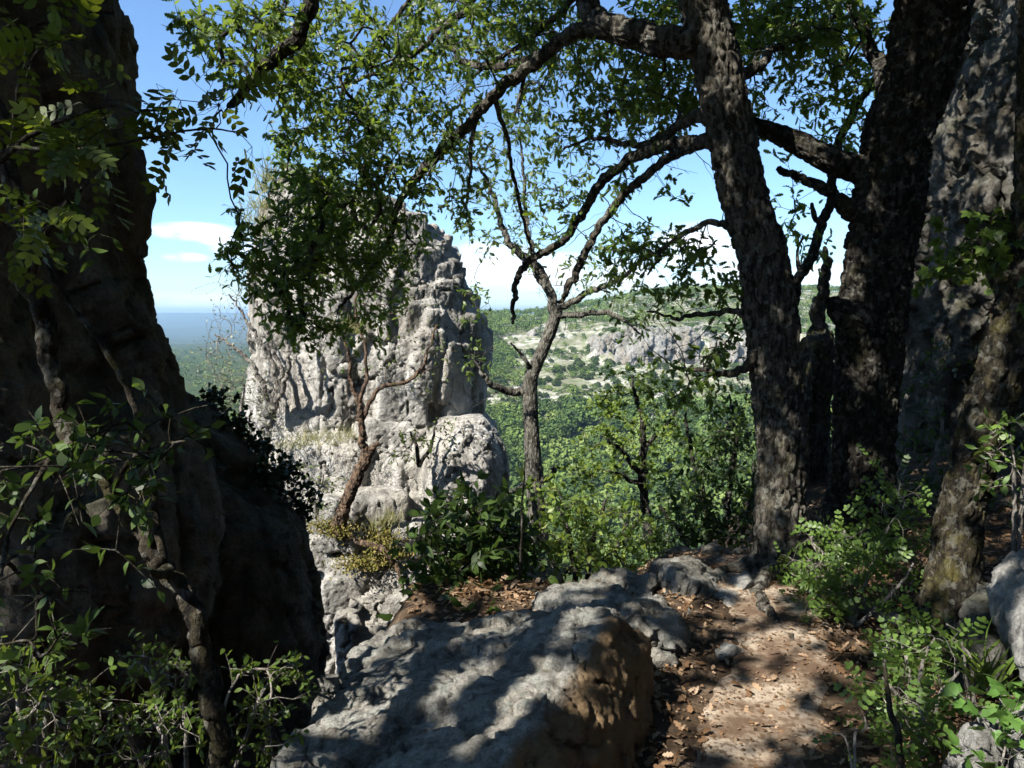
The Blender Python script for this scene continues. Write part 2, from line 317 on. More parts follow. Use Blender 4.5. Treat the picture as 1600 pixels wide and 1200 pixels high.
def build_rocks():
    # the isolated limestone pinnacle across the gap
    Yc = 10.6
    out = [(268, 440, 466), (280, 426, 500), (295, 412, 545), (312, 402, 612), (328, 392, 648), (345, 387, 676), (370, 384, 706), (400, 383, 724), (432, 382, 738), (470, 384, 752), (505, 386, 764), (545, 387, 770),
           (590, 389, 770), (618, 391, 764), (634, 393, 756), (646, 395, 766), (672, 398, 784), (710, 400, 793), (750, 402, 792), (795, 408, 782), (840, 415, 770), (900, 420, 745), (960, 425, 715), (1020, 425, 700), (1100, 420, 690), (1180, 415, 690)]
    rows = []
    for py, l, r in out[::-1]:
        a, b = at(l, py, Yc), at(r, py, Yc)
        hb = np.interp(py, [268, 330, 420, 560, 630, 660, 720, 800, 900, 1180], [.5, .95, 1.2, 1.45, 1.35, 1.55, 1.75, 1.95, 2.3, 2.6])
        rows.append((a[2], (a[0] + b[0]) / 2, Yc + .15 * hb, (b[0] - a[0]) / 2 - .06, hb, 2.5))
    # the tower is a core with fractured upright blocks split off its skin
    rg = np.random.default_rng(77); Rz = np.array([[r[0], r[1], r[2], r[3], r[4]] for r in rows]); zt, zb = Rz[-1, 0], Rz[0, 0]
    core = superloft([(z, cx, c2 + .06, a - .08, b - .10, 2.5) for z, cx, c2, a, b, e in rows]); lumps = [core]
    def block(c, n, w_, h_, d_, top=None):
        t = np.cross([0, 0, 1.], n); t /= np.linalg.norm(t); P = []
        for i in (-1, 1):
            for j in (-1, 1):
                for k in (-1, 1):
                    q = np.array([i * w_ / 2, j * h_ / 2, k * d_ / 2]) * rg.uniform(.72, 1.08, 3); P.append(c + t * q[0] + np.array([.12, 0, 1]) * q[1] * np.array([i, 1, 1]) ** 0 + n * q[2])
        for _ in range(5): q = rg.uniform(-1, 1, 3); q /= np.abs(q).max(); q *= np.array([w_, h_, d_]) / 2 * rg.uniform(.9, 1.1); P.append(c + t * q[0] + np.array([0, 0, 1.]) * q[1] + n * q[2])
        return hull(P)
    def skin(z, th, inset=0.0):
        cx, c2, aa, bb = [float(np.interp(z, Rz[:, 0], Rz[:, i])) for i in (1, 2, 3, 4)]; c, sn = math.cos(th), math.sin(th); f = 2 / 2.5
        p = np.array([cx + (aa - inset) * np.sign(c) * abs(c) ** f, c2 + (bb - inset) * np.sign(sn) * abs(sn) ** f, z]); n = np.array([c / aa, sn / bb, 0.]); return p, n / np.linalg.norm(n)
    zl = at(700, 655, Yc)[2]
    for i in range(300):
        z = zb + 2.2 + (zt - zb - 2.2) * rg.random() ** .9; th = R(rg.uniform(160, 385)); up = z > zl
        if not up and R(300) < th: continue
        w_ = rg.uniform(.22, .62) if up else rg.uniform(.3, .8); h_ = (rg.uniform(.5, 1.5) if up else rg.uniform(.22, .6)); d_ = rg.uniform(.35, .6)
        if z > zt - .55: continue
        if z + h_ / 2 > zt - .4: h_ = max(.25, 2 * (zt - .4 - z))
        p, n = skin(z, th, .02); p2, _ = skin(min(zt, z + h_ * .5), th, .02); p3, _ = skin(z - h_ * .5, th, .02); p = p - n * max(0, .9 * np.dot(p - p2, n), .7 * np.dot(p - p3, n)); lumps.append(block(p - n * (d_ * .5 + rg.uniform(-.045, .085)), n, w_, h_, d_))
    c = at(722, 738, 9.75); lumps.append(superloft([(c[2] + dz, c[0], c[1] + .1, rx, ry, 2.4) for dz, rx, ry in [(-1.5, .44, .7), (-1.0, .50, .82), (-.5, .57, .9), (0, .60, .92), (.3, .57, .86), (.55, .46, .7), (.72, .26, .45)]]))
    # ledges of broken rock at the foot, in front
    for px, py, Y, w_, h_, d_ in [(510, 800, 8.75, .55, .4, .7), (585, 800, 8.9, .7, .55, .8), (640, 850, 8.7, .7, .6, .8), (560, 880, 8.45, .8, .35, .8), (610, 905, 8.35, .7, .4, .7), (540, 920, 8.3, .6, .5, .7), (600, 950, 8.15, .7, .5, .7), (650, 930, 8.3, .6, .7, .7), (580, 990, 8.0, .7, .6, .7), (640, 990, 8.1, .7, .6, .7), (500, 855, 8.6, .5, .4, .7), (680, 880, 8.7, .5, .8, .7), (690, 970, 8.3, .6, .8, .7), (610, 1040, 8.0, 1.2, .8, 1.0), (525, 845, 8.42, .3, .2, .3), (548, 850, 8.4, .2, .15, .25)]:
        lumps.append(block(at(px, py, Y + d_ * .3), np.array([rg.normal() * .25, -1, 0]) / 1.03, w_, h_, d_))
    rock('rock_pinnacle', lumps, LIME, .026, 'tall pale limestone pinnacle standing alone across the gap in full sun', 'rock pinnacle',
         [d_facet(1.6, .05, 1.2, .6), d_ridge(3.4, .028, .3, 5), d_crack(.8, .13, 1.5, .972), d_crack(1.9, .09, .45, .962), d_crack(3.2, .045, 1.3, .965), d_ridge(11, .016, .6, 4), d_fine(32, .012, 2)], relax=1)
    # left cliff: two lobes
    def lobe(edge, Ye, Yc, b, a, e=3.2):
        rows = []
        for py, r in edge[::-1]:
            p = at(r, py, Ye); rows.append((p[2], p[0] - a, Yc, a, b, e))
        return superloft(rows)
    e1 = [(-140, 165), (-80, 180), (0, 190), (60, 193), (120, 197), (200, 212), (260, 224), (300, 234), (340, 232), (370, 226), (410, 226), (450, 234), (485, 250), (520, 264), (555, 282), (590, 296), (640, 312), (700, 322), (760, 330), (830, 337), (890, 326), (950, 312), (1010, 296), (1100, 280), (1220, 270)]
    e2 = [(600, 270), (612, 300), (640, 338), (690, 385), (730, 430), (765, 466), (800, 490), (850, 508), (900, 516), (960, 520), (1020, 517), (1100, 510), (1250, 500)]
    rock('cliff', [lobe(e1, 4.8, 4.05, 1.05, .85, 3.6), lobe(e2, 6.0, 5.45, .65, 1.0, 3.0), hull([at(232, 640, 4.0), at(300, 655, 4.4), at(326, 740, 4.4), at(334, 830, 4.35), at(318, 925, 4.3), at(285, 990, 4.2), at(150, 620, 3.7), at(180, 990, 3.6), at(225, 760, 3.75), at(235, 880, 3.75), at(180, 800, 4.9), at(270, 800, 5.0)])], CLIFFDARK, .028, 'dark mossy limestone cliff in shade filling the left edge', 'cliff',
         [d_big(.8, .13, 3, .5), d_facet(.9, .11, 1.2, .5), d_crack(.7, .07, .4, .965), d_facet(2.4, .06, 1.2, .6), d_crack(1.8, .035, .6, .96), d_ridge(3.4, .035, .6, 5), d_facet(7, .02, 1.2), d_ridge(16, .012, 1, 3)])
    # right-hand rock wall behind the oaks
    rows = []
    for py, l in [(-160, 1530), (-60, 1500), (0, 1480), (100, 1452), (200, 1436), (300, 1420), (400, 1408), (500, 1396), (600, 1385), (700, 1375), (800, 1360), (900, 1350), (980, 1340)][::-1]:
        p = at(l, py, 8.3); rows.append((p[2], p[0] + 2.6, 8.0, 2.6, 1.7, 3.0))
    L = [superloft(rows)]
    for ang, rr, ww, h in [(62, 6.6, 1.9, 5.2), (78, 6.0, 1.9, 5.6), (98, 5.8, 2.0, 5.4), (120, 5.8, 2.1, 5.8), (142, 6.0, 2.1, 5.4), (164, 6.2, 2.2, 5.8), (186, 6.4, 2.2, 5.2), (207, 6.6, 2.2, 4.6)]:  # unseen lumps added right of and behind the camera, to cut sky light
        x, y = rr * math.sin(R(ang)), rr * math.cos(R(ang)); L.append(superloft([(-1.5, x, y, ww, ww * .8, 2.6), (h * .5, x, y, ww * .95, ww * .75, 2.6), (h, x * 1.03, y * 1.03, ww * .8, ww * .6, 2.6)]))
    rock('rock_wall', L, CLIFFR, .042, 'grey limestone rock face dappled with sun behind the oaks on the right, with an unseen light-blocking arc added behind the camera', 'cliff',
         [d_big(.7, .14, 3), d_facet(.7, .14, 1.1, .5), d_crack(.6, .14, .7, .94), d_facet(2.0, .11, 1.2, .6), d_crack(1.5, .06, .8, .93), d_facet(5, .04, 1.2), d_fine(7, .06, 5)])
    bd = [d_big(1.3, .03, 3), d_facet(1.9, .055, 1.3), d_crack(.9, .07, 1, .975), d_facet(5, .024, 1.3), d_crack(2.6, .025, 1, .97), d_ridge(7, .014, 1, 5), d_pits(13, .014), d_facet(16, .012, 1.3), d_ridge(40, .006, 1, 2)]
    A = [at(965, 955, 2.95), at(870, 962, 3.35), at(790, 985, 3.5), at(700, 990, 3.55), at(640, 985, 3.45), at(560, 1015, 3.1), at(495, 1085, 2.6), at(415, 1210, 2.05), at(430, 1320, 1.75), at(700, 1330, 1.6), at(795, 1200, 1.95), at(880, 1060, 2.45),
         at(1010, 1000, 3.05), at(1010, 1100, 2.82), at(975, 1230, 2.4), at(850, 1330, 1.75)]
    lo = [np.array([p[0], p[1], -.7]) for p in (A[3], A[4], A[5], A[6], A[7], A[8], A[12], A[13], A[14], A[15])]
    rock('boulder', [hull(A + lo)], BOULDBROWN, .013, 'big slanting grey boulder with a brown shaded end beside the path, nearest the camera', 'boulder', [d_big(1.3, .02, 3), d_facet(1.9, .035, 1.3), d_crack(.9, .09, 1, .978), d_facet(5, .018, 1.3), d_crack(2.6, .032, 1, .972), d_ridge(7, .016, 1, 5), d_pits(13, .014), d_pits(24, .007), d_facet(16, .008, 1.3), d_ridge(40, .006, 1, 2)], 'limestone boulders along the path')
    A = [at(838, 925, 4.0), at(900, 903, 4.15), at(960, 893, 4.35), at(1018, 903, 4.3), at(1035, 955, 3.85), at(1066, 985, 3.5), at(1055, 1055, 3.3), at(985, 960, 3.5), at(860, 955, 3.6), at(1010, 1080, 3.2)]
    rock('boulder', [hull(A + [np.array([p[0], p[1], -.5]) for p in A])], BOULDER, .016, 'low grey boulder with one sunlit shoulder just behind the big slanting boulder', 'boulder', bd, 'limestone boulders along the path')
    A = [at(1028, 882, 4.5), at(1075, 872, 4.6), at(1125, 903, 4.45), at(1147, 948, 4.15), at(1146, 1000, 4.0), at(1070, 955, 3.85), at(1095, 1045, 3.7), at(1040, 905, 4.2), at(1120, 1040, 3.8)]
    rock('boulder', [hull(A + [np.array([p[0], p[1], -.4]) for p in A])], BOULDER, .016, 'rounded grey boulder with a reddish undercut where the path meets the left oak', 'boulder', bd, 'limestone boulders along the path')
    A = [at(1050, 862, 5.5), at(1110, 852, 5.7), at(1180, 858, 5.6), at(1190, 885, 5.2), at(1130, 905, 5.0), at(1060, 890, 5.0)]
    rock('boulder', [hull(A + [np.array([p[0], p[1], -.5]) for p in A])], BOULDER, .025, 'flat dark boulder lying in shade left of the oak foot', 'boulder', bd, 'limestone boulders along the path')
    A = [at(775, 885, 5.4), at(850, 872, 5.6), at(880, 900, 5.2), at(830, 945, 4.8), at(770, 930, 4.9)]
    rock('boulder', [hull(A + [np.array([p[0], p[1], -.9]) for p in A])], BOULDER, .025, 'small dull boulder half hidden under the broad-leaved shrub', 'boulder', bd, 'limestone boulders along the path')
    A = [at(1640, 905, 2.75), at(1605, 945, 2.7), at(1592, 990, 2.6), at(1598, 1040, 2.5), at(1630, 1090, 2.4), at(1700, 880, 2.8), at(1760, 1000, 2.5), at(1700, 1120, 2.3), at(1680, 950, 2.35), at(1690, 1050, 2.3)]
    rock('boulder', [hull(A + [p + np.array([.25, .5, -.05]) for p in A])], BOULDPALE, .014, 'smooth pale boulder in sun at the right edge, upper of two', 'boulder', bd[:1] + bd[3:], 'limestone boulders along the path')
    A = [at(1630, 1105, 2.35), at(1604, 1135, 2.25), at(1600, 1200, 2.1), at(1640, 1260, 1.95), at(1760, 1130, 2.2), at(1760, 1260, 1.9), at(1640, 1120, 2.0)]
    rock('boulder', [hull(A + [p + np.array([.2, .45, -.25]) for p in A])], BOULDPALE, .014, 'white boulder at the right edge below the smooth one', 'boulder', bd[:1] + bd[3:], 'limestone boulders along the path')
    A = [at(1508, 1128, 2.35), at(1540, 1120, 2.4), at(1560, 1150, 2.3), at(1548, 1215, 2.1), at(1505, 1215, 2.1), at(1530, 1150, 2.15)]
    rock('boulder', [hull(A + [np.array([p[0], p[1] + .1, -.1]) for p in A])], BOULDPALE, .012, 'small grey rock at the bottom right among ivy leaves', 'boulder', bd[:1] + bd[3:], 'limestone boulders along the path')
    A = [at(1540, 935, 3.3), at(1575, 925, 3.4), at(1600, 960, 3.2), at(1590, 1030, 2.95), at(1545, 1020, 3.0), at(1530, 980, 3.1)]
    rock('boulder', [hull(A + [np.array([p[0], p[1] + .15, -.1]) for p in A])], CLIFFR, .018, 'dark shaded rock tucked behind the smooth pale boulder', 'boulder', bd, 'limestone boulders along the path')
    rg = np.random.default_rng(5)
    for px, py, s, lab in [(1150, 935, .10, 'small pale stone beside the reddish undercut boulder'), (1172, 915, .08, 'small stone close to the left oak root'), (1142, 1010, .07, 'little stone lying at the foot of the rounded boulder'),
                           (1565, 1060, .09, 'pale stone under the smooth boulder at the right edge'), (1395, 965, .05, 'little stone among the path side leaves'), (1358, 955, .06, 'dusty flat stone behind the path side shrub')]:
        c = gp(px, py, .02); A = [c + rg.normal(size=3) * np.array([s, s, s * .45]) for _ in range(12)]
        rock('stone', [hull(A)], BOULDPALE, .012, lab, 'stone', [d_big(6, .01), d_fine(25, .006)], 'loose stones by the path')
# ---------------------------------------------------------------- terrain
def H(x, y):
    x = np.asarray(x, float); y = np.asarray(y, float); sh = x.shape; x = x.ravel(); y = y.ravel()
    r = np.hypot(x, y); yy = np.maximum(y, 1e-3); a = np.where(y > .5, x / yy, np.sign(x) * 3)
    Z0 = np.zeros_like(x)
    P = np.stack([x, y, Z0], 1)
    near = .05 * fbm(P * .9, 3) + .02 * fbm(P * 4, 3) + .30 * smooth(x, 2.0, 5.0)
    y0 = 4.1 + .7 * smooth(x, .6, 1.2) + 3.2 * smooth(x, 1.7, 3.2)
    near = near - .62 * np.maximum(y - y0, 0) * smooth(y - y0, -.3, 1.6)
    gap = smooth(-x, .55, 1.5) * smooth(y, 2.2, 4.5) * (1.0 + .28 * np.clip(y - 3, 0, 8))
    near = near - gap - .35 * smooth(-x, .5, 1.2)
    near = np.where(y < -2, near - .2 * (-(y + 2)), near); near = np.maximum(near, -30)
    fr = np.interp(yy, [0, 14, 40, 100, 160, 200, 260, 300, 360, 405, 432, 470, 560, 720, 900, 1500, 3000, 5600, 7600, 12000], [-5, -6, -25, -55, -68, -64, -50, -39.5, -27, -20, -12, -5, 3, 5, 0, -70, -110, -105, 2, 20])
    fr = fr + smooth(yy, 430, 560) * (1 - smooth(yy, 700, 1400)) * (20 * smooth(a, .0, .24) - 4)
    st_ = smooth(a, .095, .135) * (1 - smooth(a, .42, .5)); ys = yy + 26 * (a - .2); fr = fr * (1 - st_) + st_ * np.maximum(fr, np.interp(ys, [0, 371, 383, 470, 480], [-99, -99, -8.5, -4, -99]))
    fl = np.interp(yy, [0, 14, 40, 100, 160, 260, 500, 1000, 1500, 3000, 5600, 7600, 12000], [-5, -6, -22, -42, -50, -50, -46, -56, -72, -108, -100, 2, 20])
    k = smooth(a, -.27, -.10); far = fl * (1 - k) + fr * k
    n1 = fbm(np.stack([x / 70, y / 70, Z0], 1), 3); n2 = fbm(np.stack([x / 900, y / 1200, Z0], 1), 4)
    far = far + n1 * 3.0 * smooth(r, 60, 260) + n2 * smooth(r, 1500, 4000) * 45 * (1 - .8 * smooth(r, 6500, 7600))
    k = smooth(yy, 11, 20); k = np.where(y < 0, 0, k)
    z = near * (1 - k) + far * k
    back = smooth(-y, 4, 60); z = z * (1 - back) + back * -3
    side = smooth(np.abs(a), 1.4, 3) * smooth(r, 12, 60) * (y > 0); z = z * (1 - side) + side * -3
    return z.reshape(sh)
def h1(x, y): return float(H(np.array([x]), np.array([y]))[0])

def pos_mat(name, fn, bumps):
    m, nt, out = new_mat(name); tc = nn(nt, 'ShaderNodeTexCoord'); c = fn(nt, tc.outputs['Object'])
    p = nn(nt, 'ShaderNodeBsdfPrincipled'); nt.links.new(c, p.inputs['Base Color']); p.inputs['Roughness'].default_value = .95; p.inputs['Specular IOR Level'].default_value = .1
    pr = None
    for s, st, d in bumps: pr = bump(nt, noise(nt, tc.outputs['Object'], s, 8, .7), st, d, pr)
    nt.links.new(pr, p.inputs['Normal']); nt.links.new(p.outputs[0], out.inputs[0]); return m
def f_soil(nt, v):
    c = ramp(nt, noise(nt, v, 5, 8, .7), [(.40, (.035, .024, .015)), (.52, (.075, .052, .033)), (.62, (.13, .095, .065))])
    return mix(nt, ramp(nt, noise(nt, v, 45, 4, .6), [(.5, 0.), (.62, 1.)]), c, (.05, .032, .02))
def f_path(nt, v):
    c = ramp(nt, noise(nt, v, 3.5, 8, .65), [(.42, (.095, .063, .042)), (.51, (.19, .146, .104)), (.58, (.285, .235, .18))])
    return mix(nt, ramp(nt, noise(nt, v, 38, 4, .6), [(.50, 0.), (.58, .8)]), c, (.085, .055, .035))
def f_hill(nt, v):
    c = ramp(nt, noise(nt, v, .06, 8, .68), [(.42, (.13, .13, .085)), (.5, (.22, .21, .16)), (.57, (.34, .33, .29))])
    c = mix(nt, ramp(nt, noise(nt, v, .35, 6, .7), [(.49, 0.), (.55, .85)]), c, (.09, .115, .045))
    sx = nn(nt, 'ShaderNodeSeparateXYZ'); nt.links.new(v, sx.inputs[0])
    far = mth(nt, 'MULTIPLY', mth(nt, 'SUBTRACT', sx.outputs[1], 500, clamp=False), 1 / 300, clamp=True)
    g = ramp(nt, noise(nt, v, .012, 8, .7), [(.4, (.030, .048, .016)), (.6, (.05, .07, .024)), (.7, (.12, .12, .06))])
    c = mix(nt, far, c, g)
    low = mth(nt, 'MULTIPLY', mth(nt, 'SUBTRACT', -40.5, sx.outputs[2]), 1 / 4, clamp=True)
    return mix(nt, low, c, (.035, .05, .018))
SOIL = pos_mat('forest_soil', f_soil, [(9, .7, .04), (60, .6, .01)])
PATHM = pos_mat('packed_dirt', f_path, [(12, .6, .02), (80, .5, .006)])
HILL = pos_mat('hillside_soil', f_hill, [(.3, .6, .8), (1.5, .5, .25)])

def build_terrain():
    th = np.concatenate([np.linspace(-R(60), R(60), 421), np.linspace(R(60), R(300), 62)[1:-1]]); nt_ = len(th)
    rr = np.concatenate([[.05], np.geomspace(.35, 12000, 640)])
    X = rr[:, None] * np.sin(th)[None]; Y = rr[:, None] * np.cos(th)[None]; Z = H(X, Y)
    i = np.arange(len(rr) - 1)[:, None]; j = np.arange(nt_)[None]; j2 = (j + 1) % nt_
    Q = np.stack([i * nt_ + j, i * nt_ + j2, (i + 1) * nt_ + j2, (i + 1) * nt_ + j], -1)
    s = int(np.searchsorted(rr, 40))
    V = np.stack([X, Y, Z], -1)
    for nm, lo, hi, m in (('ground', 0, s, SOIL), ('hillside', s, len(rr) - 1, HILL)):
        q = Q[lo:hi].reshape(-1, 4) - lo * nt_; v = V[lo:hi + 1].reshape(-1, 3)
        tag(link(nm, quad_mesh(nm, v, q[:, ::-1], m, True)), kind='structure')
    # trodden path: thin sheet over the soil, ragged edges dipping under it
    c = np.array([(.62, .3), (.72, 1.4)] + [tuple(gp(a, b)[:2]) for a, b in ((1165, 1230), (1185, 1130), (1215, 1050), (1228, 990), (1205, 945), (1178, 910), (1168, 885), (1165, 862))])
    t = np.linspace(0, len(c) - 1, 160); cx = np.interp(t, range(len(c)), c[:, 0]); cyy = np.interp(t, range(len(c)), c[:, 1])
    u = np.linspace(-1, 1, 41); wd = .31 + .09 * fbm(np.stack([t * 1.1, 0 * t, 0 * t + 3], 1), 3)
    X = cx[:, None] + wd[:, None] * u[None]; Y = cyy[:, None] + 0 * u[None]
    nz = fbm(np.stack([X.ravel() * 5, Y.ravel() * 5, 0 * X.ravel()], 1), 4).reshape(X.shape)
    Z = H(X, Y) + .008 + .010 * nz - .04 * smooth(np.abs(u)[None] + .35 * nz, .7, 1.0)
    n, m = X.shape; i = np.arange(n - 1)[:, None]; j = np.arange(m - 1)[None]
    Q = np.stack([i * m + j, i * m + j + 1, (i + 1) * m + j + 1, (i + 1) * m + j], -1).reshape(-1, 4)
    tag(link('path', quad_mesh('path', np.stack([X, Y, Z], -1).reshape(-1, 3), Q, PATHM, True)), kind='structure')

# ---------------------------------------------------------------- leaf templates: (verts in (along, side, up), quads), unit length
def strip(st, bend=.18, stem=.0, fold=0.0):
    V = []; Q = []
    for t, wd in st: z = -bend * t * t; V += [(t + stem, -wd, z + fold * wd), (t + stem, wd, z + fold * wd)]
    for i in range(len(st) - 1): Q.append((2 * i, 2 * i + 1, 2 * i + 3, 2 * i + 2))
    return np.array(V, float), np.array(Q)
OAK = strip([(-.18, .008), (0, .03), (.10, .10), (.2, .2), (.28, .10), (.42, .30), (.5, .15), (.64, .31), (.72, .16), (.84, .22), (.93, .09), (1, .01)], .22)
OAKS = strip([(0, .03), (.22, .2), (.3, .12), (.5, .3), (.6, .16), (.78, .26), (1, .03)], .2)
OVAL = strip([(-.1, .008), (0, .03), (.2, .19), (.45, .26), (.7, .19), (.9, .07), (1, .008)], .15)
OVALS = strip([(0, .03), (.3, .24), (.65, .24), (1, .02)], .15)
CHUNK = strip([(-.5, .12), (-.2, .5), (.1, .25), (.3, .45), (.6, .05)], .3)
def compound(n, leaf, L, wd, term=True):
    V = []; Q = []; k = 0
    rv, rq = strip([(0, .006), (.35, .006), (.7, .005), (1, .003)], .25); V.append(rv); Q.append(rq); k = len(rv)
    pos = np.linspace(.28, .96, n)
    items = [(t, s) for t in pos for s in (-1, 1)] + ([(1.0, 0)] if term else [])
    for t, s in items:
        ang = s * R(58) if s else 0; lv, lq = leaf; l = lv * np.array([L, wd, L]); c, sn = math.cos(ang), math.sin(ang)
        p = np.stack([l[:, 0] * c - l[:, 1] * sn + t, l[:, 0] * sn + l[:, 1] * c, l[:, 2] * .6 - .25 * t * t], 1); V.append(p); Q.append(lq + k); k += len(p)
    return np.concatenate(V), np.concatenate(Q)
PINNATE = compound(4, OVALS, .36, .36); ROUNDPIN = compound(3, strip([(0, .05), (.25, .3), (.7, .34), (1, .1)], .1), .3, .3)
def fan(lobes):
    V = []; Q = []; k = 0
    lv, lq = strip([(-.35, .01), (0, .012), (.05, .04)], 0); V.append(lv); Q.append(lq); k = len(lv)
    for a, l, wd in lobes:
        v, q = strip([(0, .06), (.3, wd), (.55, wd * .9), (.75, wd * .55), (1, .02)], .12); v = v * np.array([l, 1, l]); c, s = math.cos(R(a)), math.sin(R(a))
        V.append(np.stack([v[:, 0] * c - v[:, 1] * s, v[:, 0] * s + v[:, 1] * c, v[:, 2]], 1)); Q.append(q + k); k += len(v)
    return np.concatenate(V), np.concatenate(Q)
MAPLE = fan([(0, .75, .2), (52, .62, .17), (-52, .62, .17), (100, .38, .13), (-100, .38, .13)])
IVY = fan([(0, .7, .3), (60, .55, .24), (-60, .55, .24)])

def unit(v): return v / np.maximum(np.linalg.norm(v, axis=-1, keepdims=True), 1e-9)
def leaves(buf, tmpl, P, D, Nn, S, att=None):
    P = np.asarray(P, float)
    if len(P) == 0: return
    D = unit(np.asarray(D, float)); Bv = unit(np.cross(Nn, D)); U = np.cross(D, Bv); V, Q = tmpl
    cu = 1.1 + 1.1 * np.sin(np.arange(len(P)) * 12.9898 + 4.1)[:, None, None]; wd = .88 + .2 * np.sin(np.arange(len(P)) * 7.233)[:, None, None]
    W = P[:, None] + np.asarray(S)[:, None, None] * (V[None, :, 0:1] * D[:, None] + wd * V[None, :, 1:2] * Bv[:, None] + cu * (V[None, :, 2:3] + .5 * V[None, :, 1:2] ** 2) * U[:, None])
    n = len(V); q = Q[None] + (np.arange(len(P)) * n)[:, None, None]
    buf.add(W.reshape(-1, 3), q.reshape(-1, 4), None if att is None else np.repeat(att, n))

# ---------------------------------------------------------------- tubes
def catmull(P, Rr, step):
    P = np.asarray(P, float); n = len(P); d = np.linalg.norm(np.diff(P, axis=0), axis=1); s = np.concatenate([[0], np.cumsum(d)])
    m = max(3, int(s[-1] / step) + 1); t = np.linspace(0, s[-1], m); i = np.clip(np.searchsorted(s, t, side='right') - 1, 0, n - 2); u = ((t - s[i]) / np.maximum(d[i], 1e-6))[:, None]
    Pe = np.concatenate([[2 * P[0] - P[1]], P, [2 * P[-1] - P[-2]]]); a, b, c, e = Pe[i], Pe[i + 1], Pe[i + 2], Pe[i + 3]
    X = .5 * (2 * b + (c - a) * u + (2 * a - 5 * b + 4 * c - e) * u ** 2 + (3 * b - a - 3 * c + e) * u ** 3)
    return X, np.interp(t, s, Rr)
def frames(P):
    T = unit(np.gradient(P, axis=0)); ref = np.array([0, 0, 1.]) if abs(T[0][2]) < .9 else np.array([1., 0, 0])
    A = np.empty_like(T); a = ref
    for i, t in enumerate(T):
        a = a - t * np.dot(a, t); a /= max(np.linalg.norm(a), 1e-9); A[i] = a
    return T, A, np.cross(T, A)
def tube(P, Rr, k, bark=0.0, flare=None, cap=True):
    if cap: d = P[-1] - P[-2]; P = np.concatenate([P, [P[-1] + d / max(np.linalg.norm(d), 1e-9) * Rr[-1] * .5]]); Rr = np.append(Rr, Rr[-1] * .08)
    T, A, B = frames(P); th = np.linspace(0, 2 * np.pi, k, endpoint=False); m = len(P)
    dirs = np.cos(th)[None, :, None] * A[:, None] + np.sin(th)[None, :, None] * B[:, None]
    rad = np.repeat(np.asarray(Rr)[:, None], k, 1)
    if bark:
        s = np.concatenate([[0], np.cumsum(np.linalg.norm(np.diff(P, axis=0), axis=1))]); r0 = float(np.mean(Rr))
        S = np.repeat(s[:, None], k, 1); Cx = np.repeat(np.cos(th)[None], m, 0) * r0; Cy = np.repeat(np.sin(th)[None], m, 0) * r0
        q = np.stack([Cx.ravel(), Cy.ravel(), S.ravel()], 1); off = np.array([P[0][0], P[0][1], P[0][2]]) * 3.7
        bark = min(bark, .13 * r0 + .002); big = fbm(q * np.array([4, 4, 2.2]) + off, 3); sc = np.array([30, 30, 9.]) * (1 if r0 > .08 else 1.5)
        f1, f2, _c = worley(q * sc + off + .55 * np.stack([fbm(q * 9 + 3, 2), fbm(q * 9 + 43, 2), fbm(q * 9 + 83, 2)], 1)); e = f2 - f1; fn = fbm(q * 45 + off, 3)
        rad = rad * (1 + .14 * big.reshape(m, k)) + bark * (smooth(e, .02, .34) * (.75 + .5 * _c) - .85 + .5 * fn).reshape(m, k)
        if flare:
            f = np.exp(-s / flare[1]); lob = .5 + .5 * np.cos(flare[2] * th + 1.0 + .6 * np.sin(2 * th)); rad = rad + (flare[0] * f)[:, None] * (.35 + .9 * lob ** 2)[None]
    V = (P[:, None] + rad[..., None] * dirs).reshape(-1, 3)
    i = np.arange(m - 1)[:, None]; j = np.arange(k)[None]; Q = np.stack([i * k + j, i * k + (j + 1) % k, (i + 1) * k + (j + 1) % k, (i + 1) * k + j], -1).reshape(-1, 4)
    return V, Q

# ---------------------------------------------------------------- gaps cut in the crowns to place sun patches
LIT = []   # (point, radius): leaves whose shadow would fall here are not grown, gaps cut to aim the sunlight
def lit(p, r): LIT.append((np.asarray(p, float), r))
def in_gap(P):
    P = np.atleast_2d(P); bad = np.zeros(len(P), bool)
    for i, (q, r) in enumerate(LIT):
        v = P - q; t = v @ SUN; e = v - t[:, None] * SUN; d = np.linalg.norm(e, axis=1)
        wob = 1 + .45 * pnoise(e * 4.0 / max(r * 3, .3) + i * 7.7)
        bad |= (t > .25) & (d < r * wob)
    return bad

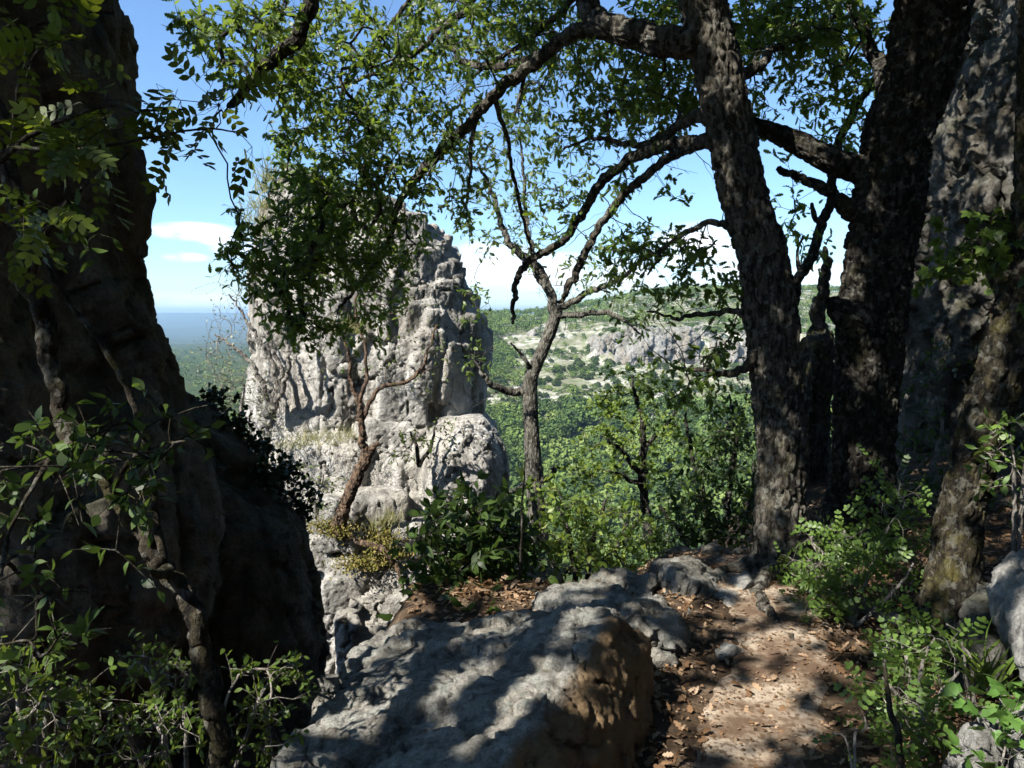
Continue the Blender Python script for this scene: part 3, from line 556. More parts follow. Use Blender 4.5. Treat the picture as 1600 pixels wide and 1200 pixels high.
# ---------------------------------------------------------------- trees and shrubs
def px_limb(pts):
    P = np.array([at(a, b, c) for a, b, c, d in pts]); dd = np.array([np.linalg.norm(p - [0, 0, CAMZ]) for p in P])
    return P, np.array([d for *_, d in pts]) / 2 / F * dd
def region_pts(regions, rng):
    C = []
    for px, py, rx, ry, Y, dY, n in regions:
        k = 0
        while k < n:
            u, v = rng.uniform(-1, 1, 2)
            if u * u + v * v > 1: continue
            C.append(at(px + rx * u, py + ry * v, max(.6, Y + dY * rng.uniform(-1, 1)))); k += 1
    return np.array(C) if C else np.zeros((0, 3))
def tree(name, label, cat, base, limbs, bark, leafm=None, regions=(), tmpl=OAK, size=(.05, .08), per=12, extra=None, group=None, seed=1, twig=(.0022, .42), spread=.16, up=.8, droop=.25,
         gaps=True, fname='foliage', tw_bark=None, wig=.22, attach_from=0.0, tw_len=.2, leaf_att=None, bark_amp=.006, sides=14, dens=1.0, bare=0):
    """limbs: list of (part name, [(px, py, depth, width px)...] or (P, R) arrays, attach?, flare)"""
    rng = np.random.default_rng(seed); base = np.asarray(base, float); root = empty(name, base); tag(root, label, cat, group)
    SP = []; SD = []; SL = []; LO = []; LB = []
    def finish(): return {id(b): link(nm, b.mesh(nm, bark, base, True), root) for nm, b in LB}
    for lb in limbs:
        nm, pts, att = lb[:3]; fl = lb[3] if len(lb) > 3 else None
        P, Rr = pts if isinstance(pts, tuple) else px_limb(pts)
        rmax = float(np.max(Rr)); st = .013 if rmax > .03 else max(.015, rmax * 1.4)
        X, Rx = catmull(P, Rr, st)
        if rmax < .12 and len(X) > 4:
            s = np.arange(len(X)) * st; amp = min(.035, rmax * .9) * (1 if rmax > .004 else .6)
            q = np.stack([s * 5.5, 0 * s + P[0][0] * 9, 0 * s + P[0][2] * 7], 1); env = np.minimum(1, np.arange(len(X)) / 6.)[:, None]
            X = X + env * amp * np.stack([fbm(q, 4, .65), fbm(q + 50, 4, .65), fbm(q + 90, 4, .65)], 1) * 1.7
        k = int(np.clip(rmax * 640, 20, 110)) if rmax > .03 else sides // 2 + 1
        b = Buf(); v, q = tube(X, Rx, k, bark_amp * min(1, rmax / .05) if rmax > .018 else 0.0, fl); b.add(v, q)
        LB.append((nm, b))
        if att:
            sel = slice(int(attach_from * len(X)), None, max(1, int(.05 / st))); SP.append(X[sel]); SD.append(unit(np.gradient(X, axis=0))[sel]); SL += [len(LO)] * len(SP[-1]); LO.append(b)
    C = region_pts([q[:6] + (int(math.ceil(q[6] * dens)),) for q in regions], rng)
    high = np.zeros(len(C), bool)
    if extra is not None and len(extra): high = np.concatenate([high, np.ones(len(extra), bool)]); C = np.concatenate([C, extra]) if len(C) else np.asarray(extra)
    if len(C) and gaps: k = ~in_gap(C); C = C[k]; high = high[k]
    if len(C) == 0: finish(); return root
    SP = np.concatenate(SP); SD = np.concatenate(SD); n0 = len(SP); par = [-1] * n0
    pts = [SP]; dirs = [SD]; allP = SP; N = len(C)
    D2 = ((C[:, None] - SP[None]) ** 2).sum(-1) if N * len(SP) < 4e7 else np.stack([((c - SP) ** 2).sum(-1) for c in C])
    best = D2.argmin(1); bd = D2[np.arange(N), best]; del D2
    alive = np.ones(N, bool); PP = list(SP); DD = list(SD); segs = []; tips = []
    for _ in range(N):
        i = int(np.where(alive, bd, 1e9).argmin()); alive[i] = False; a = int(best[i]); A = PP[a]; c = C[i]; v = c - A; Ld = np.linalg.norm(v)
        if Ld < 1e-4: continue
        da = DD[a]; da = da if np.dot(da, v) > 0 else -da * .3
        m = max(2, int(Ld / .06)); t = np.linspace(0, 1, m + 1)[:, None]; ctl = A + da * Ld * .4 + rng.normal(size=3) * Ld * .10 + np.array([0, 0, .06 * Ld])
        X = (1 - t) ** 2 * A + 2 * t * (1 - t) * ctl + t * t * c
        jit = rng.normal(size=X.shape) * min(.02, Ld * wig * .12); jit[0] = 0; X = X + jit
        st = len(PP); ids = [a]; lid = SL[a]
        dx = unit(np.gradient(X, axis=0))
        for q_ in range(1, m + 1): PP.append(X[q_]); DD.append(dx[q_]); par.append(ids[-1]); SL.append(lid); ids.append(len(PP) - 1)
        segs.append((ids, X)); tips.append((X[-1], dx[-1], high[i], lid))
        w_ = np.where(alive)[0]
        if len(w_):
            dn = ((C[w_][:, None] - X[None, 1:]) ** 2).sum(-1); j = dn.argmin(1); dm = dn[np.arange(len(w_)), j] * 1.0
            up_ = dm < bd[w_]; bd[w_[up_]] = dm[up_]; best[w_[up_]] = st + j[up_]
    cnt = np.zeros(len(PP)); 
    for ids, X in segs: cnt[ids[-1]] += 1
    for i in range(len(PP) - 1, n0 - 1, -1):
        if par[i] >= 0: cnt[par[i]] += cnt[i]
    TB = LO
    for ids, X in segs:
        tb = TB[SL[ids[-1]]]
        rr = np.array([twig[0] * max(cnt[i], 1) ** twig[1] for i in ids]); rr[0] = rr[1] * 1.15; v, q = tube(X, rr, 4 if rr.max() < .006 else 6, cap=False); tb.add(v, q)
    Ps = []; Ds = []
    if per:
        HI = []; LI = []
        for p, d, hi, lid in tips:
            tb = TB[lid]      # short leafy shoots fanning from the twig end
            ns = rng.integers(2, 5); pc = max(1, int(round(per * (2.2 if hi else 1) / ns)))
            for s in range(ns):
                e = unit(d * .6 + rng.normal(size=3) * .75 + np.array([0, 0, .15])); L_ = tw_len * rng.uniform(.45, 1.1); t = np.linspace(0, 1, 4)[:, None]
                X = p + e * L_ * t + np.array([0, 0, -.15 * L_]) * t * t; v, q = tube(X, np.linspace(twig[0], twig[0] * .5, 4), 3, cap=False); tb.add(v, q)
                tt = np.sort(rng.uniform(.15, 1, pc)); tt[-1] = 1; Ps.append(p + e * L_ * tt[:, None] + np.array([0, 0, -.15 * L_]) * (tt * tt)[:, None])
                dd = e * .55 + rng.normal(size=(pc, 3)) * .62 + np.array([0, 0, -droop]); Ds.append(dd); HI.append(np.full(pc, hi)); LI.append(np.full(pc, lid))
        Ps = np.concatenate(Ps); Ds = unit(np.concatenate(Ds)); HI = np.concatenate(HI); LI = np.concatenate(LI)
        if gaps: k = ~in_gap(Ps); Ps = Ps[k]; Ds = Ds[k]; HI = HI[k]; LI = LI[k]
        Nn = unit(np.array([0, 0, up * .45]) + rng.normal(size=Ps.shape) * .6 + SUN * .3)
        S_ = rng.uniform(size[0], size[1], len(Ps))
    for _ in range(bare):     # leafless side twigs and spurs on the limbs
        a = int(rng.integers(0, n0)); d = unit(rng.normal(size=3) * .8 + DD[a] * .5 + np.array([0, 0, .1])); L_ = rng.uniform(.12, .5); p = PP[a]; X = [p]
        for j in range(7): d = unit(d + rng.normal(size=3) * .22); p = p + d * L_ / 7; X.append(p)
        X = np.array(X); v, q = tube(X, np.linspace(.0045, .0014, 8) * (.6 + L_), 4, cap=False); TB[SL[a]].add(v, q)
        for j in (3, 5):
            e = unit(X[j + 1] - X[j] + rng.normal(size=3) * .7); Y_ = X[j] + e * np.linspace(0, L_ * .4, 4)[:, None] + rng.normal(size=(4, 3)) * .004 * np.arange(4)[:, None]; v, q = tube(Y_, np.linspace(.0022, .001, 4), 3, cap=False); TB[SL[a]].add(v, q)
    OB = finish()
    if per:
        for i, lo in enumerate([OB[id(b)] for b in LO]):
            lb = Buf(); k = (LI == i) & ~HI; leaves(lb, tmpl, Ps[k], Ds[k], Nn[k], S_[k]); k = (LI == i) & HI; leaves(lb, OAKS, Ps[k], Ds[k], Nn[k], S_[k] * 1.2)
            if lb.n: link(fname, lb.mesh(fname, leafm, base), lo)
    return root
# ---------------------------------------------------------------- plant materials
OAKLEAF = leaf_mat('oak_leaf', [(.028, .055, .010), (.045, .08, .014), (.065, .11, .02), (.10, .145, .03)], .48, (.30, .40, .04))
CANOPY = leaf_mat('crown_leaf', [(.022, .045, .009), (.05, .085, .016)], .30, (.16, .22, .03))
MIDLEAF = leaf_mat('sunlit_oak_leaf', [(.04, .075, .014), (.07, .115, .025), (.10, .15, .035), (.15, .19, .05)], .45, (.24, .30, .04))
MAPLELEAF = leaf_mat('maple_leaf', [(.04, .07, .012), (.07, .12, .018), (.12, .18, .028), (.22, .27, .05)], .48, (.38, .46, .06))
SHRUBLEAF = leaf_mat('glossy_leaf', [(.018, .034, .007), (.03, .055, .010), (.055, .095, .016)], .32, (.14, .22, .03), .5, .3)
PATHLEAF = leaf_mat('tender_leaf', [(.055, .10, .02), (.085, .15, .03), (.125, .195, .038)], .42, (.26, .34, .05))
BOXLEAF = leaf_mat('small_glossy_leaf', [(.03, .055, .009), (.055, .095, .014), (.10, .145, .024)], .38, (.26, .33, .04), .5, .3)
PINLEAF = leaf_mat('pinnate_leaf', [(.03, .045, .006), (.045, .07, .008), (.07, .10, .01)], .45, (.17, .21, .012))
PALELEAF = leaf_mat('pale_leaf', [(.10, .12, .06), (.17, .19, .10), (.24, .24, .15)], .3, (.3, .32, .15))
IVYLEAF = leaf_mat('ivy_leaf', [(.014, .028, .007), (.034, .06, .014)], .2, (.05, .08, .01))
IVYBRIGHT = leaf_mat('bright_ivy_leaf', [(.06, .13, .025), (.10, .19, .04)], .35, (.22, .34, .05))
DRYLEAF = leaf_mat('dry_leaf', [(.07, .038, .018), (.14, .08, .04), (.22, .14, .08), (.33, .24, .16)], .15, (.2, .12, .05), .7, .2)
GRASS = leaf_mat('dry_grass', [(.10, .13, .03), (.20, .20, .07), (.30, .26, .12)], .35, (.3, .3, .08))
GREENGRASS = leaf_mat('green_grass', [(.05, .09, .015), (.10, .15, .025)], .35, (.2, .28, .04))
MOSSM = leaf_mat('moss', [(.07, .075, .015), (.14, .125, .03), (.2, .15, .06)], .1, (.2, .2, .04), .8, .1)
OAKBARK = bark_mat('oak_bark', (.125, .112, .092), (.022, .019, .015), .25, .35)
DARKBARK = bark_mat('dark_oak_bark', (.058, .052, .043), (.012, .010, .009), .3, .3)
MOSSBARK = bark_mat('mossy_bark', (.055, .047, .030), (.011, .009, .007), .6, .25, 1.0, (.11, .095, .025))
GREYBARK = bark_mat('grey_bark', (.16, .15, .125), (.045, .041, .035), .15, .3)
REDBARK = bark_mat('juniper_bark', (.20, .13, .085), (.05, .035, .027), .05, .15)
PALEBARK = bark_mat('pale_twig_bark', (.34, .31, .27), (.14, .125, .11), 0, .2)
LEFTBARK = bark_mat('dark_smooth_bark', (.06, .05, .034), (.012, .010, .008), .4, .25)

# ---------------------------------------------------------------- sun patches that the crown gaps are cut for
for px, py, Y, r in [(868, 925, 4.0, .17), (940, 965, 3.05, .17), (760, 1095, 2.5, .15), (800, 1150, 2.15, .18), (700, 1170, 2.15, .10), (690, 1060, 2.9, .05), (820, 1020, 3.1, .06), (545, 1050, 2.85, .13), (600, 1005, 3.2, .11), (505, 1110, 2.5, .13), (470, 1150, 2.3, .11), (545, 1120, 2.5, .08), (680, 1130, 2.6, .04),
                     (1085, 885, 4.5, .10), (1118, 925, 4.3, .08), (820, 1030, 3.0, .06), (930, 780, 5.7, .32), (985, 830, 5.6, .25), (870, 830, 5.5, .2), (980, 620, 9.6, .6), (935, 720, 9.2, .5), (1020, 690, 9.4, .4), (720, 800, 4.6, .12), (700, 900, 4.4, .12),
                     (1215, 800, 4.6, .10), (1213, 850, 4.6, .08), (1130, 60, 4.6, .10), (1150, 140, 4.6, .07), (1320, 380, 5.1, .10), (1318, 450, 5.1, .10), (985, 45, 4.8, .13), (1240, 225, 5.2, .12),
                     (1555, 240, 6.5, .30), (1545, 320, 6.5, .28), (1530, 130, 6.5, .15), (1470, 200, 6.6, .16), (1480, 520, 6.6, .13), (1510, 380, 6.5, .12), (1500, 250, 6.5, .1),
                     (1590, 960, 2.65, .17), (1585, 1060, 2.45, .15), (1595, 1150, 2.2, .22), (1530, 1170, 2.2, .12), (1300, 840, 4.3, .20), (1270, 890, 4.2, .18), (1330, 900, 4.0, .13), (1430, 1060, 2.9, .16), (1420, 1110, 2.5, .15), (1400, 1000, 3.2, .10),
                     (1490, 830, 3.9, .16), (1490, 900, 3.75, .15), (1555, 600, 3.9, .12), (1560, 680, 3.9, .08), (1580, 720, 3.5, .2), (240, 1055, 2.4, .12), (310, 1070, 2.5, .07), (440, 1060, 2.6, .10), (270, 1130, 2.25, .08), (60, 1120, 1.9, .1),
                     (130, 700, 2.0, .09), (205, 690, 2.05, .06), (20, 900, 1.9, .12), (10, 110, 3.3, .12), (30, 560, 2.2, .05), (800, 970, 4.4, .13)]:
    lit(at(px, py, Y), r)
for px, py, r in [(1220, 1005, .15), (1265, 1040, .12), (1225, 1080, .12), (1140, 1130, .12), (1225, 1135, .09), (1185, 955, .13), (1205, 925, .10), (1160, 885, .09), (1330, 1010, .08), (1100, 1090, .06), (1290, 960, .06)]:
    lit(gp(px, py), r)

# ---------------------------------------------------------------- unseen crown leaves above the frame, laid out to shade the foreground
def crown_points(n, box, rng, keep):
    C = []
    while len(C) < n:
        p = np.array([rng.uniform(a, b) for a, b in box]); x, y, f = proj(p)
        if f[0] > .1 and -60 < x[0] < 1660 and -25 < y[0]: continue
        if keep(p): C.append(p)
    return np.array(C)
def shade_ok(p):  # keeps crown leaves whose shadow lands where shade is wanted
    gy = p[1] + .595 * p[2]; gx = p[0] + .70 * p[2]
    return (gy < 6.4 or gx > 2.6) and not (gy > 5.0 and gx < -1.5)

def build_oaks():
    rng = np.random.default_rng(3)
    W = lambda *a: (np.array([q[:3] for q in a], float), np.array([q[3] for q in a], float))
    # left oak on the path
    b1 = gp(1222, 893); z1 = h1(b1[0], b1[1])
    tr = px_limb([(1228, 905, 4.6, 97), (1226, 860, 4.6, 80), (1218, 790, 4.62, 71), (1222, 700, 4.65, 71), (1214, 600, 4.7, 74), (1203, 500, 4.7, 74), (1190, 400, 4.72, 71), (1168, 330, 4.72, 67), (1146, 225, 4.7, 67), (1122, 112, 4.7, 67), (1097, 0, 4.7, 61), (1075, -110, 4.7, 54)])
    top = tr[0][-1]
    tr = (np.concatenate([tr[0], [top + [-.15, -.1, .6], top + [-.4, -.3, 1.3]]]), np.append(tr[1], [.10, .07]))
    limbs = [('trunk', tr, False, (.10, .16, 5)),
             ('root', W((b1[0] - .05, b1[1] - .05, z1 + .10, .06), (b1[0] - .22, b1[1] - .25, z1 + .035, .045), (b1[0] - .34, b1[1] - .55, z1 + .01, .03), (b1[0] - .30, b1[1] - .95, z1 + .0, .018), (b1[0] - .42, b1[1] - 1.2, z1 - .02, .010)), False),
             ('root', W((b1[0] + .02, b1[1] - .1, z1 + .10, .055), (b1[0] + .10, b1[1] - .32, z1 + .03, .04), (b1[0] + .12, b1[1] - .6, z1 + .005, .022), (b1[0] + .22, b1[1] - .85, z1 - .02, .010)), False),
             ('root', W((b1[0] - .1, b1[1] + .0, z1 + .10, .06), (b1[0] - .32, b1[1] - .02, z1 + .03, .04), (b1[0] - .55, b1[1] - .15, z1 - .0, .02), (b1[0] - .7, b1[1] - .3, z1 - .03, .01)), False),
             ('limb', [(1112, 68, 4.7, 46), (1070, 66, 4.72, 44), (1020, 62, 4.8, 40), (965, 50, 4.9, 38), (932, 34, 5.0, 34), (915, 0, 5.1, 30), (900, -70, 5.2, 24)], True),
             ('limb', [(935, 40, 5.0, 26), (885, 62, 5.15, 20), (835, 98, 5.3, 18), (782, 140, 5.5, 17), (740, 186, 5.7, 16), (692, 232, 5.9, 15), (650, 275, 6.1, 13), (628, 315, 6.2, 11), (600, 385, 6.3, 9), (575, 430, 6.35, 7), (530, 480, 6.4, 4)], True),
             ('limb', [(860, 80, 5.2, 14), (800, 100, 5.6, 13), (755, 105, 5.8, 11), (715, 90, 6.0, 9), (690, 40, 6.2, 7), (670, -20, 6.3, 5)], True),
             ('limb', [(660, -40, 6.0, 8), (641, 0, 6.05, 7), (598, 55, 6.15, 7), (560, 98, 6.2, 6), (539, 128, 6.25, 5), (532, 185, 6.3, 3)], True),
             ('limb', [(770, -40, 5.8, 12), (739, 0, 5.9, 11), (692, 43, 6.0, 10), (650, 81, 6.1, 9), (590, 115, 6.2, 7), (545, 130, 6.25, 5), (490, 150, 6.3, 3)], True),
             ('limb', [(910, -20, 5.2, 12), (883, 8, 5.4, 10), (845, 47, 5.6, 9), (790, 85, 5.8, 8), (755, 104, 6.0, 6), (720, 150, 6.2, 4)], True),
             ('limb', [(770, 150, 5.5, 9), (780, 175, 5.6, 8), (794, 222, 5.9, 7), (807, 297, 6.2, 6), (824, 361, 6.4, 5), (832, 398, 6.5, 3)], True),
             ('limb', [(822, 110, 5.4, 6), (812, 145, 5.4, 5), (806, 180, 5.4, 3)], True),
             ('limb', [(745, 182, 5.7, 8), (735, 240, 5.8, 6), (732, 300, 5.9, 4), (725, 330, 5.9, 3)], True),
             ('limb', [(1118, 180, 4.75, 24), (1075, 190, 5.0, 18), (1040, 212, 5.3, 12), (985, 225, 5.6, 9), (930, 215, 5.9, 6), (880, 235, 6.1, 4)], True),
             ('limb', [(1135, 224, 4.75, 26), (1100, 222, 4.9, 22), (1060, 222, 5.1, 20), (1000, 240, 5.4, 17), (960, 268, 5.6, 15), (930, 300, 5.8, 14), (905, 340, 6.0, 13), (880, 374, 6.1, 13), (845, 395, 6.2, 12), (816, 420, 6.3, 11), (806, 452, 6.3, 9), (800, 505, 6.3, 5)], True),
             ('limb', [(1120, 226, 4.8, 20), (1085, 228, 4.95, 16), (1050, 245, 5.1, 14), (1000, 284, 5.3, 13), (960, 322, 5.5, 13), (930, 362, 5.6, 12), (912, 400, 5.7, 12), (902, 425, 5.8, 12), (886, 450, 5.8, 11), (874, 474, 5.9, 6)], True),
             ('limb', [(1182, 362, 4.75, 16), (1140, 356, 4.75, 11), (1100, 352, 4.8, 10), (1060, 370, 4.9, 8), (1030, 395, 5.0, 6), (1012, 432, 5.05, 3)], True),
             ('limb', [(1205, 515, 4.7, 18), (1165, 492, 4.7, 12), (1140, 485, 4.75, 10), (1110, 492, 4.8, 9), (1060, 495, 4.9, 6), (1015, 491, 5.0, 3)], True),
             ('limb', [(1210, 530, 4.7, 20), (1182, 552, 4.65, 16), (1150, 580, 4.7, 13), (1115, 585, 4.75, 10), (1085, 578, 4.8, 7), (1055, 574, 4.9, 3)], True),
             ('limb', [(1135, 118, 4.75, 22), (1172, 112, 4.85, 16), (1190, 100, 5.0, 13), (1205, 80, 5.1, 11), (1235, 68, 5.3, 8), (1280, 50, 5.5, 5)], True),
             ('limb', W(*[tuple(top + [-.1, -.05, .3]) + (.075,), tuple(top + [-.9, -.5, .9]) + (.055,), tuple(top + [-2.0, -1.3, 1.3]) + (.04,), tuple(top + [-3.2, -2.2, 1.5]) + (.02,)]), True),
             ('limb', W(*[tuple(top + [-.2, -.1, .7]) + (.06,), tuple(top + [.3, -1.2, 1.3]) + (.045,), tuple(top + [.5, -2.6, 1.6]) + (.02,)]), True)]
    reg = [(545, 90, 100, 95, 6.2, 1.0, 58), (520, 235, 85, 80, 6.1, 1.0, 62), (640, 205, 80, 110, 6.5, 1.2, 52), (480, 350, 60, 75, 6.0, .9, 40), (565, 345, 75, 70, 6.3, .9, 36), (520, 420, 70, 45, 6.2, .6, 24), (600, 440, 50, 50, 6.6, .8, 13), (450, 470, 32, 55, 6.0, .5, 14), (415, 420, 25, 45, 6.0, .4, 9), (490, 510, 45, 28, 6.2, .4, 9), (560, 510, 40, 30, 6.4, .4, 5), (630, 360, 40, 50, 6.6, .6, 8),
           (700, 60, 100, 65, 6.3, 1.2, 42), (690, 290, 60, 55, 6.6, .8, 14), (740, 200, 60, 70, 6.6, 1, 14), (840, 50, 90, 55, 6.5, 1.2, 42), (820, 150, 60, 40, 6.8, .8, 9), (970, 110, 80, 55, 6.2, 1.2, 30), (1040, 20, 50, 30, 6.0, 1, 16), (1020, 170, 60, 40, 6.0, 1.0, 14), (955, 180, 50, 40, 6.2, .8, 9), (1065, 130, 35, 70, 5.6, .6, 13), (890, 215, 40, 30, 6.4, .6, 5), (1010, 285, 60, 40, 5.4, .4, 3), (880, 330, 40, 40, 6, .4, 3),
           (1085, 400, 35, 22, 4.9, .3, 4), (1035, 385, 45, 25, 5.0, .3, 4), (985, 400, 35, 35, 5.2, .3, 4), (1130, 460, 30, 20, 4.85, .2, 3), (1050, 475, 30, 15, 4.95, .2, 2), (1080, 565, 50, 30, 4.9, .3, 4), (1140, 545, 25, 30, 4.8, .2, 2), (1060, 620, 50, 25, 5.1, .3, 2), (1205, 50, 70, 50, 5.6, .7, 16), (1190, 170, 30, 50, 5.6, .6, 4)]
    ex = crown_points(1050, [(-2.6, 2.2), (-1.0, 4.8), (4.3, 6.3)], rng, shade_ok)
    tree('oak_tree', 'leaning grey-barked oak at the path edge with long arching limbs to the left', 'tree', (b1[0], b1[1], z1), limbs, OAKBARK, OAKLEAF, reg, OAK, (.044, .072), 19, ex, 'oaks by the path', 1, bark_amp=.026, dens=2.2, bare=190)
    # thick dark oak
    b2 = np.array([2.52, 5.25, 0]); z2 = h1(b2[0], b2[1])
    tr = px_limb([(1342, 860, 5.2, 113), (1344, 800, 5.2, 90), (1348, 700, 5.2, 79), (1355, 600, 5.2, 85), (1362, 500, 5.2, 92), (1368, 440, 5.2, 92), (1384, 350, 5.2, 88), (1400, 225, 5.2, 86), (1438, 112, 5.15, 85), (1460, 0, 5.1, 86), (1490, -120, 5.0, 85)])
    top = tr[0][-1]; tr = (np.concatenate([tr[0], [top + [.1, -.2, .7], top + [.1, -.5, 1.4]]]), np.append(tr[1], [.15, .1]))
    limbs = [('trunk', tr, False, (.10, .2, 6)),
             ('limb', [(1375, 280, 5.2, 50), (1340, 264, 5.2, 40), (1300, 250, 5.2, 36), (1252, 226, 5.25, 32), (1205, 205, 5.3, 26), (1175, 195, 5.35, 22), (1120, 185, 5.5, 14), (1070, 165, 5.8, 8)], True),
             ('limb', [(1355, 340, 5.15, 40), (1330, 325, 5.1, 30), (1302, 306, 5.1, 18), (1262, 282, 5.1, 13), (1232, 270, 5.12, 11), (1214, 262, 5.15, 8)], False),
             ('burl', [(1345, 500, 5.1, 60), (1318, 486, 5.08, 44), (1300, 474, 5.06, 24), (1294, 468, 5.05, 8)], False),
             ('limb', [(1400, 170, 5.2, 40), (1375, 100, 5.5, 20), (1350, 50, 5.8, 14), (1320, -10, 6.1, 9), (1290, -60, 6.4, 5)], True),
             ('limb', W(*[tuple(top + [0, 0, .1]) + (.10,), tuple(top + [-.7, -.5, .9]) + (.07,), tuple(top + [-1.7, -1.3, 1.4]) + (.045,), tuple(top + [-2.4, -2.4, 1.6]) + (.02,)]), True),
             ('limb', W(*[tuple(top + [.1, -.1, .5]) + (.09,), tuple(top + [.8, -.4, 1.2]) + (.06,), tuple(top + [1.5, -.9, 1.6]) + (.03,)]), True)]
    reg = [(1265, 40, 90, 45, 6.0, .9, 34), (1340, 70, 50, 70, 6.0, .8, 26), (1200, 20, 50, 30, 6, .8, 10), (1330, 180, 30, 60, 6.0, .5, 7), (1270, 130, 60, 40, 6.2, .7, 10), (1160, 60, 30, 50, 6.2, .6, 8)]
    ex = crown_points(1700, [(-1.0, 5.4), (1.0, 7.5), (4.3, 7.6)], rng, shade_ok)
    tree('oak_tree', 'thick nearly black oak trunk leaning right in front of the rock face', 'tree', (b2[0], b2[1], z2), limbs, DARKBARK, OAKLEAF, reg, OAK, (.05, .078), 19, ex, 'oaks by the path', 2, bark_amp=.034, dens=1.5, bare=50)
    # oak rooted left of the camera, reaching over
    tr = W((-3.1, -1.3, -.2, .2), (-3.0, -1.2, 1, .17), (-2.8, -.9, 2.4, .15), (-2.7, -.6, 3.6, .12), (-2.8, -.3, 4.6, .08))
    lim = px_limb([(500, -80, 4.6, 26), (488, -20, 4.75, 22), (480, 25, 4.8, 20), (470, 55, 4.85, 20), (445, 80, 4.9, 20), (415, 102, 4.95, 18), (390, 135, 5.0, 15), (370, 158, 5.0, 12), (358, 172, 5.05, 7)])
    lim = (np.concatenate([[(-2.75, -.7, 3.3), (-2.5, .6, 4.1), (-1.95, 2.4, 4.2)], lim[0]]), np.concatenate([[.085, .075, .06], lim[1]]))
    limbs = [('trunk', tr, False, (.08, .2, 5)), ('limb', lim, True), ('limb', W((-2.75, -.5, 3.8, .08), (-3.4, .5, 4.6, .06), (-4.3, 2.2, 5.0, .045), (-4.9, 3.6, 5.2, .02)), True),
             ('limb', W((-2.8, -.6, 3.6, .07), (-1.6, -.2, 4.8, .05), (-.6, .8, 5.2, .02)), True), ('limb', W((-2.8, -.4, 4.2, .06), (-4.6, -.2, 5.0, .04), (-5.8, .8, 5.2, .02)), True)]
    reg = [(345, 60, 60, 50, 5.0, .5, 17), (420, 30, 60, 35, 5.1, .6, 14), (400, 120, 60, 30, 5.0, .4, 10), (455, 120, 45, 50, 5.2, .5, 12), (300, 40, 30, 30, 4.9, .3, 5), (470, 60, 40, 60, 5.6, .5, 12), (375, 360, 20, 30, 5.4, .2, 4), (372, 405, 18, 22, 5.4, .2, 4)]
    ex = crown_points(1000, [(-6.6, -.3), (-1.5, 5.2), (4.3, 6.1)], rng, shade_ok)
    tree('oak_tree', 'dark crooked oak bough hanging into the top left sky with bare twig ends', 'tree', (-3.1, -1.3, h1(-3.1, -1.3)), limbs, DARKBARK, OAKLEAF, reg, OAK, (.05, .075), 18, ex, 'oaks by the path', 4, dens=1.3, bare=50)

